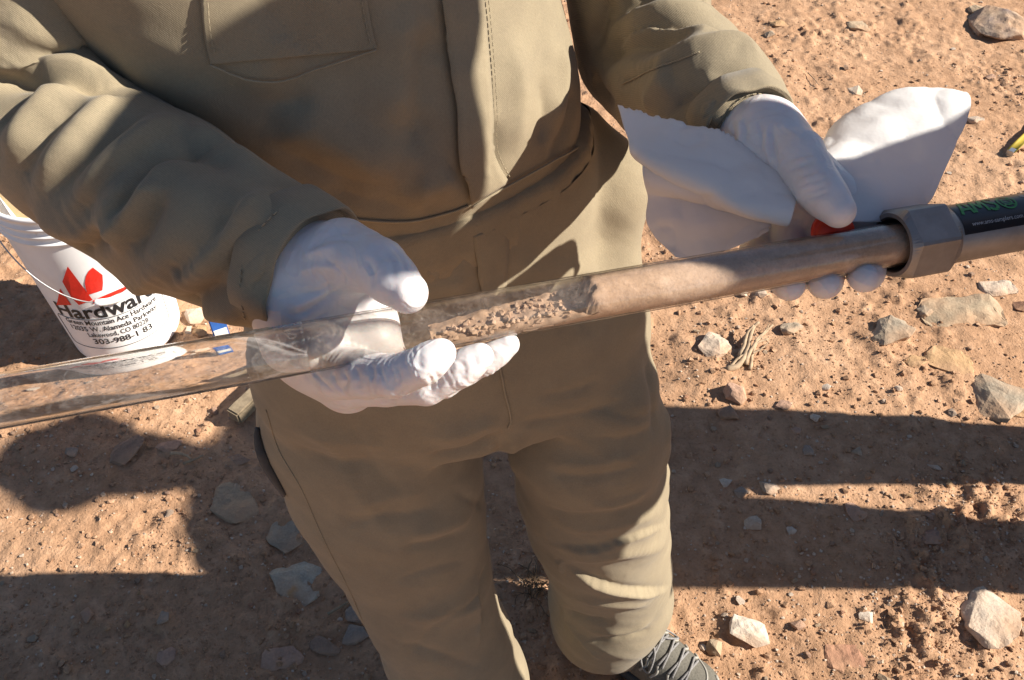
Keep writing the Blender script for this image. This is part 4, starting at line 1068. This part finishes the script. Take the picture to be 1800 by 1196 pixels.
# side pocket gaping at the hip, its shaded gap filled by a dark strip
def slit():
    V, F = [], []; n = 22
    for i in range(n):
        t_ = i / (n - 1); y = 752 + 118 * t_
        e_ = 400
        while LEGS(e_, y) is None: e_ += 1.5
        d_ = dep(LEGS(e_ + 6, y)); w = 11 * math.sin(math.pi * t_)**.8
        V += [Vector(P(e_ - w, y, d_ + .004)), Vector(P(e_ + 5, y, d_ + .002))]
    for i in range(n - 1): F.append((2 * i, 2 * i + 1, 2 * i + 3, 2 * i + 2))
    o = mesh_obj('side_pocket', V, F, M['pocket_shade'], trousers); s = o.modifiers.new('ply', 'SOLIDIFY'); s.thickness = .003
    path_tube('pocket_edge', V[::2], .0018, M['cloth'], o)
slit()

# ------------------------------------------------------------------ shoes
def shoe(name, heel, toe, label):
    heel = np.array(heel, float); toe = np.array(toe, float); heel[2] = toe[2] = 0
    f_ = (toe - heel); L_ = np.linalg.norm(f_); f_ /= L_; s_ = np.array((-f_[1], f_[0], 0))
    W = lambda a_, b_, z: heel + f_ * (a_ * L_) + s_ * b_ + np.array((0, 0, z))
    lo = np.minimum(heel, toe) - .09; hi = np.maximum(heel, toe) + .09; lo[2] = -.005; hi[2] = .17
    u_ = Field(lo, hi, .0035)
    u_.chain([W(.12, 0, .055), W(.35, 0, .058), W(.55, .002, .055), W(.78, .004, .042), W(.93, .0, .036)], [.036, .036, .038, .036, .027], .03)
    u_.chain([W(.16, 0, .06), W(.20, 0, .12)], [.036, .037], .03); u_.chain([W(.30, 0, .10), W(.62, 0, .066)], [.030, .026], .03)
    u_.plane_cut((0, 0, .018), (0, 0, -1))
    p_, F_ = u_.mesh(2); up_ = mesh_obj(name, p_, F_, M['shoe'], person)
    sb = up_.modifiers.new('smooth', 'SUBSURF'); sb.levels = sb.render_levels = 1
    k_ = Field(lo, hi, .004); k_.chain([W(.10, 0, .02), W(.35, 0, .02), W(.7, .004, .02), W(.93, 0, .022)], [.041, .038, .047, .034], .02)
    k_.plane_cut((0, 0, .030), (0, 0, 1)); k_.plane_cut((0, 0, .002), (0, 0, -1))
    p2, F2 = k_.mesh(1); mesh_obj('sole', p2, F2, M['sole'], up_)
    bv = BVHTree.FromPolygons([Vector(x) for x in p_], F_.tolist())
    def top(a_, b_, off=.002):
        r = bv.ray_cast(Vector(W(a_, b_, .3)), Vector((0, 0, -1)))
        return (r[0] + r[1] * off) if r[0] is not None else None
    def run(nm, ctl, rad, mat, off=.002):
        pts = [top(x, y, off) for x, y in spline(np.array(ctl), 24)]; pts = [q_ for q_ in pts if q_ is not None]
        if len(pts) > 3: path_tube(nm, pts, rad, M[mat], up_, 8)
    for i in range(5):
        a_ = .40 + .075 * i; run('lace', [(a_, -.026), (a_ + .02, 0), (a_ + .03, .026)], .0021, 'lace', .002); run('lace', [(a_ + .03, -.026), (a_ + .02, 0), (a_, .026)], .0020, 'lace', .003)
        for sg_ in (-1, 1): run('side_overlay', [(a_, sg_ * .026), (a_ + .015, sg_ * .034), (a_ - .01, sg_ * .041)], .0024, 'shoe_pale', .001)
    run('lace_loop', [(.42, .0), (.46, .030), (.56, .036), (.52, .018), (.43, .004)], .0018, 'lace', .004); run('lace_loop', [(.42, .0), (.44, -.03), (.52, -.038), (.50, -.016), (.43, -.004)], .0018, 'lace', .004)
    run('toe_seam', [(.70, -.036), (.80, -.02), (.84, 0), (.80, .022), (.70, .038)], .0018, 'shoe_pale', .0005)
    run('toe_cap', [(.86, -.03), (.93, -.016), (.96, 0), (.93, .016), (.86, .03)], .0035, 'shoe_pale', .0)
    run('pull_loop', [(.15, -.03), (.14, 0), (.15, .03)], .003, 'shoe_pale', .001)
    return up_
shoe('hiking_shoe', G(1034, 1106, .0), G(1266, 1264, .0), '')
la = LLp[-1]; shoe('hiking_shoe', (la[0] - .01, la[1] + .07, 0), (la[0] + .06, la[1] - .20, 0), '')
# the body itself, one skin under the clothes
bf = Field((-.5, .35, .03), (.35, 1.05, 1.80), .014)
bf.chain(LLp, [r * .6 for r in LLr], .03); bf.chain(RLp, [r * .6 for r in RLr], .03)
bf.chain([(-.06, .70, .84), (-.09, .71, 1.08), (-.12, .715, 1.25), (-.13, .73, 1.36)], [.085, .085, .10, .095], .04)
bf.chain([SH_R, EL_R, CU_R], [.055, .045, .026], .03); bf.chain([SH_L, EL_L, CU_L], [.055, .045, .022], .03)
bf.chain([(-.13, .73, 1.42), (-.12, .69, 1.54)], [.062, .055], .03); bf.chain([(-.11, .67, 1.60), (-.11, .68, 1.68)], [.080, .086], .02); bf.chain([(-.075, .585, 1.60), (-.07, .575, 1.585)], [.015, .017], .012)
pb, Fb = bf.mesh(2); mesh_obj('body', pb, Fb, M['skin'], person)

# ------------------------------------------------------------------ bucket
BX, BY, BH, RB, RTOP = -.93, 1.49, .452, .123, .148
A0 = math.atan2(-BY, -BX)
bucket = empty('plastic_bucket', (BX, BY, 0))
tag(bucket, 'white plastic bucket with red and black hardware store print behind the sleeve', 'bucket')
br = lambda z: RB + (RTOP - RB) * z / BH
prof = [(.012, .004), (.012, RB - .01), (.002, RB - .006), (.002, RB - .002), (.008, RB)]
prof += [(z, br(z)) for z in np.linspace(.02, .375, 12)]
for z in (.382, .402, .422): prof += [(z, br(z)), (z + .001, br(z) + .0055), (z + .006, br(z) + .006), (z + .008, br(z) + .001)]
prof += [(.442, br(.44)), (.443, br(.44) + .005), (.452, br(.45) + .006), (.455, br(.455) + .003), (.455, br(.455) - .002), (.452, br(.45) - .004)]
prof += [(z, br(z) - .004) for z in np.linspace(.43, .03, 8)] + [(.016, RB - .02), (.016, .002)]
tube_mesh('shell', prof, (BX, BY, 0), (0, 0, 1), M['bucket'], bucket, 96)
bmap = lambda a0_, z0, off: (lambda x, y: Vector((BX + math.cos(A0 + R(a0_) + x / br(z0)) * (br(z0 + y) + off), BY + math.sin(A0 + R(a0_) + x / br(z0)) * (br(z0 + y) + off), z0 + y)))
text_on('store_name', 'Hardware', bmap(-60, .163, .0010), .224, M['black'], bucket, .022, .042)
text_on('address_print', 'Green Mountain Ace Hardware', bmap(-57, .140, .0008), .212, M['black'], bucket, .012, .0155)
text_on('address_print', '12035 W. Alameda Parkway', bmap(-55, .119, .0008), .200, M['black'], bucket, .012, .0155)
text_on('address_print', 'Lakewood, CO 80228', bmap(-40, .100, .0008), .135, M['black'], bucket, .010, .0145)
text_on('phone_print', '303-988-1 83', bmap(-38, .076, .0008), .132, M['black'], bucket, .016, .0175)
def frame_line():
    pts = []
    m_ = bmap(0, .112, .0006); w_, y0_, y1_ = .128, -.052, .046; rc = .012; ox = -.025
    for cx, cy, a_ in ((-w_ + rc, y1_ - rc, 90), (-w_ + rc, y0_ + rc, 180), (w_ - rc, y0_ + rc, 270), (w_ - rc, y1_ - rc, 0)):
        for k in range(6): t_ = R(a_ + 18 * k); pts.append((cx + rc * math.cos(t_) + ox, cy + rc * math.sin(t_)))
    pts.append(pts[0]); full = []
    for (xa, ya), (xb, yb) in zip(pts, pts[1:]):
        n2 = max(1, int(math.hypot(xb - xa, yb - ya) / .01))
        full += [m_(xa + (xb - xa) * k / n2, ya + (yb - ya) * k / n2) for k in range(n2)]
    path_tube('print_frame', full + [full[0]], .0007, M['black'], bucket, 4)
frame_line()
def bucket_hit(px, py, off):
    d = ray(px, py); lo_, hi_ = 1.0, 2.9
    for s_ in np.linspace(1.2, 2.6, 3000):
        q_ = CAM + d * s_
        if 0 <= q_[2] <= BH and math.hypot(q_[0] - BX, q_[1] - BY) < br(q_[2]): break
    n_ = np.array((q_[0] - BX, q_[1] - BY, 0)); n_ /= np.linalg.norm(n_)
    return Vector(q_ + n_ * off)
def logo(poly):
    bm_ = bmesh.new(); vs = [bm_.verts.new((x, y, 0)) for x, y in poly]; bm_.faces.new(vs); bmesh.ops.triangulate(bm_, faces=bm_.faces)
    for _ in range(3): bmesh.ops.subdivide_edges(bm_, edges=[e for e in bm_.edges if e.calc_length() > 8], cuts=1)
    bmesh.ops.triangulate(bm_, faces=bm_.faces)
    for v in bm_.verts: v.co = bucket_hit(v.co.x, v.co.y, .0012)
    bm_obj('red_logo', bm_, M['red'], bucket, smooth=False)
logo([(100, 536), (106, 507), (126, 536)]); logo([(110, 495), (119, 468), (163, 527), (139, 536), (126, 523)])
logo([(155, 518), (151, 508), (149, 497), (151, 485), (156, 476), (163, 470), (180, 483), (181, 497), (180, 510), (168, 514)])
logo([(163, 528), (200, 512), (228, 500), (228, 507), (200, 519), (164, 534)])
# wire bail hanging against the front
bail = []
dv_ = Vector((math.cos(A0), math.sin(A0), 0)); sv_ = Vector((-dv_.y, dv_.x, 0))
for k in range(49):
    a_ = math.pi * k / 48; o_ = math.sin(a_)
    p_ = Vector((BX, BY, .385)) + sv_ * (-math.cos(a_) * (RTOP + .010)) + dv_ * (o_ * (RTOP + .006)) + Vector((0, 0, -.165 * o_**1.3)); bail.append(p_)
path_tube('wire_handle', bail, .0016, M['wire'], bucket, 8)
path_tube('handle_grip', bail[20:30], .008, M['grip'], bucket, 10)
# wooden handle sticking out of the bucket
def beam(name, a_, b_, w, h, mat, label, cat):
    a_, b_ = Vector(a_), Vector(b_); d_ = (b_ - a_); L_ = d_.length; bm_ = bmesh.new(); bmesh.ops.create_cube(bm_, size=1)
    for v in bm_.verts: v.co = Vector((v.co.x * w, v.co.y * h, v.co.z * L_))
    bmesh.ops.subdivide_edges(bm_, edges=[e for e in bm_.edges if e.calc_length() > L_ * .9], cuts=8)
    bmesh.ops.bevel(bm_, geom=[e for e in bm_.edges if e.calc_face_angle(0) > 1], offset=min(w, h) * .12, segments=2, affect='EDGES')
    rr = random.Random(len(name))
    for v in bm_.verts: v.co += Vector((rr.uniform(-1, 1), rr.uniform(-1, 1), 0)) * min(w, h) * .015
    o = bm_obj(name, bm_, M[mat], smooth=False); o.location = (a_ + b_) / 2; o.rotation_euler = d_.to_track_quat('Z', 'Y').to_euler()
    tag(o, label, cat); return o
beam('wooden_stake', (BX - .02, BY - .02, .05), P(-50, 255, 1.72), .046, .024, 'wood', 'pale wooden stake leaning out of the white bucket', 'stake')
beam('wooden_stake', (BX - .06, BY + .02, .05), P(-110, 255, 1.78), .035, .020, 'wood', 'second pale wooden stake in the bucket, behind the first', 'stake')
g = G(430, 712); beam('wood_offcut', (g[0] - .01, g[1] - .05, .02), (g[0] + .10, g[1] + .12, .025), .036, .034, 'greywood', 'weathered wood offcut on the ground behind the trouser leg', 'wood offcut')
# blue and white pack on the ground behind the sleeve
g = G(392, 596)
pack = empty('small_carton', (g[0], g[1], 0)); tag(pack, 'small blue and white carton standing on the soil between bucket and cuff', 'carton')
def box(name, c_, s_, rz, mat, parent, bev=.002):
    bm_ = bmesh.new(); bmesh.ops.create_cube(bm_, size=1)
    for v in bm_.verts: v.co = Vector((v.co.x * s_[0], v.co.y * s_[1], v.co.z * s_[2]))
    bmesh.ops.bevel(bm_, geom=bm_.edges[:], offset=bev, segments=2, affect='EDGES')
    m_ = Matrix.Translation(Vector(c_)) @ Matrix.Rotation(rz, 4, 'Z')
    for v in bm_.verts: v.co = m_ @ v.co
    return bm_obj(name, bm_, M[mat], parent, smooth=False)
bz = R(28)
box('carton_body', (g[0], g[1], .0425), (.036, .026, .085), bz, 'blue', pack)
fd = Vector((math.sin(bz), -math.cos(bz), 0))
box('carton_label', Vector((g[0], g[1], .034)) + fd * .0132, (.031, .002, .024), bz, 'whitecard', pack, .0005)

# ------------------------------------------------------------------ tape measure end
g0 = Vector(G(1772, 276)); g1 = Vector(G(1850, 205))
tape = empty('tape_measure', g0); tag(tape, 'yellow measuring tape blade with a steel hook tip, lying at the picture edge', 'tape measure')
def tape_blade():
    d_ = (g1 - g0).normalized(); s_ = Vector((-d_.y, d_.x, 0)); V, F = [], []
    for i in range(13):
        c_ = g0 + (g1 - g0) * (i / 12 * 3.2) + Vector((0, 0, .016 + .012 * i / 12 * 3))
        for j in range(7): t_ = (j - 3) / 3; V.append(c_ + s_ * (t_ * .0125) + Vector((0, 0, .004 * t_ * t_)))
    for i in range(12):
        for j in range(6): F.append((i * 7 + j, i * 7 + j + 1, (i + 1) * 7 + j + 1, (i + 1) * 7 + j))
    o = mesh_obj('blade', V, F, M['yellow'], tape); s = o.modifiers.new('t', 'SOLIDIFY'); s.thickness = .0004
    for i in range(1, 40):
        c_ = g0 + d_ * (.0254 / 4 * i) + Vector((0, 0, .0175 + .0025 * i / 10 + .001)); w = .008 if i % 4 == 0 else .004
        VV = [c_ + s_ * (-.0115), c_ + s_ * (-.0115 + w), c_ + s_ * (-.0115 + w) + d_ * .0009, c_ + s_ * (-.0115) + d_ * .0009]
        mesh_obj('tick_mark', VV, [(0, 1, 2, 3)], M['black'], o, smooth=False)
    box('hook', g0 + Vector((0, 0, .013)) - d_ * .001, (.002, .020, .016), math.atan2(d_.y, d_.x), 'wire', tape, .0006); box('hook_plate', g0 + Vector((0, 0, .0185)) + d_ * .011, (.024, .015, .0015), math.atan2(d_.y, d_.x), 'wire', tape, .0005)
tape_blade()

# ------------------------------------------------------------------ dry plants
stub = empty('plant_stub', G(1300, 640)); tag(stub, 'bleached dry woody plant stub lying on the sunlit soil', 'plant')
for i, (pts, r0) in enumerate([([(1276, 652, .004), (1300, 640, .012), (1315, 610, .02), (1322, 580, .03), (1334, 566, .04)], .0055), ([(1310, 640, .01), (1320, 615, .022), (1340, 590, .03), (1358, 572, .035)], .004), ([(1318, 650, .006), (1322, 625, .016), (1330, 605, .026), (1350, 595, .03)], .0032), ([(1300, 628, .012), (1308, 606, .02), (1316, 582, .03), (1326, 572, .036)], .0042), ([(1280, 650, .006), (1296, 632, .016), (1312, 622, .02)], .003), ([(1326, 600, .03), (1345, 582, .036), (1352, 570, .04)], .002), ([(1322, 622, .02), (1340, 612, .026), (1352, 600, .03)], .002)]):
    pp = spline(np.array([G(x, y, z) for x, y, z in pts]), 16)
    pp = pp + .0012 * np.stack([vnoise(np.arange(16) * .8, np.full(16, i * 3.0 + c), seed=5) for c in range(3)], 1)
    path_tube('twig', [Vector(q_) for q_ in pp], (lambda r_: (lambda t_: 1.5 * r_ * (1 - .6 * t_)))(r0), M['straw'], stub, 7)
weed = empty('dry_weed', G(935, 1040)); tag(weed, 'dark withered weed tuft on the soil between the legs', 'weed')
rr = random.Random(4); c0 = Vector(G(935, 1035))
for i in range(34):
    a_ = rr.uniform(0, 6.28); l_ = rr.uniform(.02, .06); h_ = rr.uniform(.004, .03)
    pts = [c0 + Vector((rr.uniform(-.02, .02), rr.uniform(-.02, .02), .002))]
    for k in range(5): pts.append(pts[-1] + Vector((math.cos(a_) * l_ / 5, math.sin(a_) * l_ / 5, h_ / 5 * (1.5 - k * .7)))); a_ += rr.uniform(-.5, .5)
    path_tube('twig', pts, .0009, M['weed'], weed, 5)
def twig(ctl, r_, mat, label):
    o = path_tube('twig', [Vector(q_) for q_ in spline(np.array([G(x, y, z) for x, y, z in ctl]), 14)], lambda t_: r_ * (1 - .5 * t_), M[mat], None, 7); tag(o, label, 'twig')
twig([(300, 797, .006), (315, 797, .010), (328, 801, .010), (336, 808, .006)], .004, 'straw', 'short pale curved twig in shadow under the clear tube')
twig([(322, 815, .006), (342, 808, .008), (358, 800, .006)], .003, 'greywood', 'thin grey twig in shadow beside the pale curved one')
twig([(1010, 790, .006), (576, 1080, .006), (600, 1066, .010)][1:] + [(612, 1058, .008)], .003, 'greywood', 'thin twig on the ground against the trouser leg')
twig([(1420, 128, .006), (1432, 140, .006), (1440, 150, .006)], .002, 'straw', 'tiny straw on the open soil near the paper towel')
print('items', time.time() - T0)
# ------------------------------------------------------------------ the others standing round, outside the picture
def figure(name, x, y, face, H, label, arms, hat=.15, lean=0.0, wide=1.0, step=0.0, sway=0.0, drop=0.0, neck=.058):
    """a standing adult as one body; face = direction looked at, degrees from +X"""
    k = H / 1.78; fa = R(face); fx, fy = math.cos(fa), math.sin(fa); sx, sy = -fy, fx
    def W(s, f, z):
        f = f + lean * max(0.0, z - .95)
        yy = y + sway * min(1.0, max(0.0, (z - .95) / .3))
        return np.array((x + sx * s * k + fx * f * k, yy + sy * s * k + fy * f * k, z * k))
    f = Field((x - .85, y - .75, 0), (x + .75, y + .75, H + .05), .014)
    for s in (-1, 1):
        f.chain([W(.11 * s, -.02, .92), W(.12 * s, .02 - step * .5, .50), W(.13 * s, -.02 - step, .09)], [.115, .085, .065], .02)
        f.chain([W(.13 * s, -.05 - step, .05), W(.15 * s, .14 - step, .045)], [.05, .04], .02)
    f.chain([W(0, 0, .95), W(0, 0, 1.15), W(0, .01, 1.36 - drop)], [.15, .15, .15], .03)
    f.chain([W(-.09, 0, 1.0), W(-.13 * wide, 0, 1.38 - drop)], [.13, .12], .04); f.chain([W(.09, 0, 1.0), W(.13 * wide, 0, 1.38 - drop)], [.13, .12], .04)
    f.chain([W(0, 0, 1.42 - drop), W(0, .02, 1.56)], [neck, neck * .95], .02)
    f.chain([W(0, .02, 1.60), W(0, .025, 1.69)], [.082, .088], .02)
    f.chain([W(0, .10, 1.62), W(0, .115, 1.605)], [.016, .018], .012)
    for s, el, ha in arms:
        f.chain([W(.19 * s * wide, 0, 1.40 - drop), W(*el), W(*ha)], [.075, .058, .042], .02)
        hd = W(*ha); d = hd - W(*el); d /= np.linalg.norm(d)
        f.chain([hd, hd + d * .06], [.04, .034], .01)
        for q in range(4): f.chain([hd + d * .07 + np.array((0, 0, .022 * (q - 1.5))), hd + d * .15 + np.array((0, 0, .02 * (q - 1.5) - .02))], [.012, .009], .004)
    p, F = f.mesh(2)
    o = mesh_obj(name, p, F, None)
    me = o.data
    for m in ('coat', 'jeans', 'skin', 'sole'): me.materials.append(M[m])
    ctr = p[F].mean(1) / k
    hands = np.zeros(len(F), bool)
    for s, el, ha in arms: hands |= np.linalg.norm(p[F].mean(1) - W(*ha), axis=1) < .16 * k
    mi = np.where(ctr[:, 2] > 1.53, 2, np.where(ctr[:, 2] < .09, 3, np.where(ctr[:, 2] < .95, 1, 0))); mi[hands] = 2
    me.polygons.foreach_set('material_index', mi.astype(np.int32)); me.update()
    tag(o, label, 'person')
    if hat:
        c = W(0, .02, 1.70) - np.array((0, sway, 0))
        h = tube_mesh('hat', [(.085, .001), (.082, .05), (.06, .088), (0, .10), (-.004, float(hat)), (.002, float(hat) + .002), (.006, .10)], c, (0, 0, 1), M['hat'], o, 32)
    return o
figure('person', 1.62, .96, 170, 1.79, 'bystander standing beyond the right edge whose leg shadows cross the soil', [(-1, (-.30, .02, 1.13), (-.27, .16, .92)), (1, (.30, .0, 1.13), (.22, .2, 1.08))], hat=.13)
figure('person', .86, .33, 135, 1.864, 'tall bystander in a hat beyond the right edge, holding the steel sampler', [(-1, (-.26, .06, 1.12), (-.165, .16, 1.05)), (1, (.25, .02, 1.13), (.20, .15, 1.0))], hat=.142, lean=.2, step=.16, sway=.03, drop=.03, neck=.067)
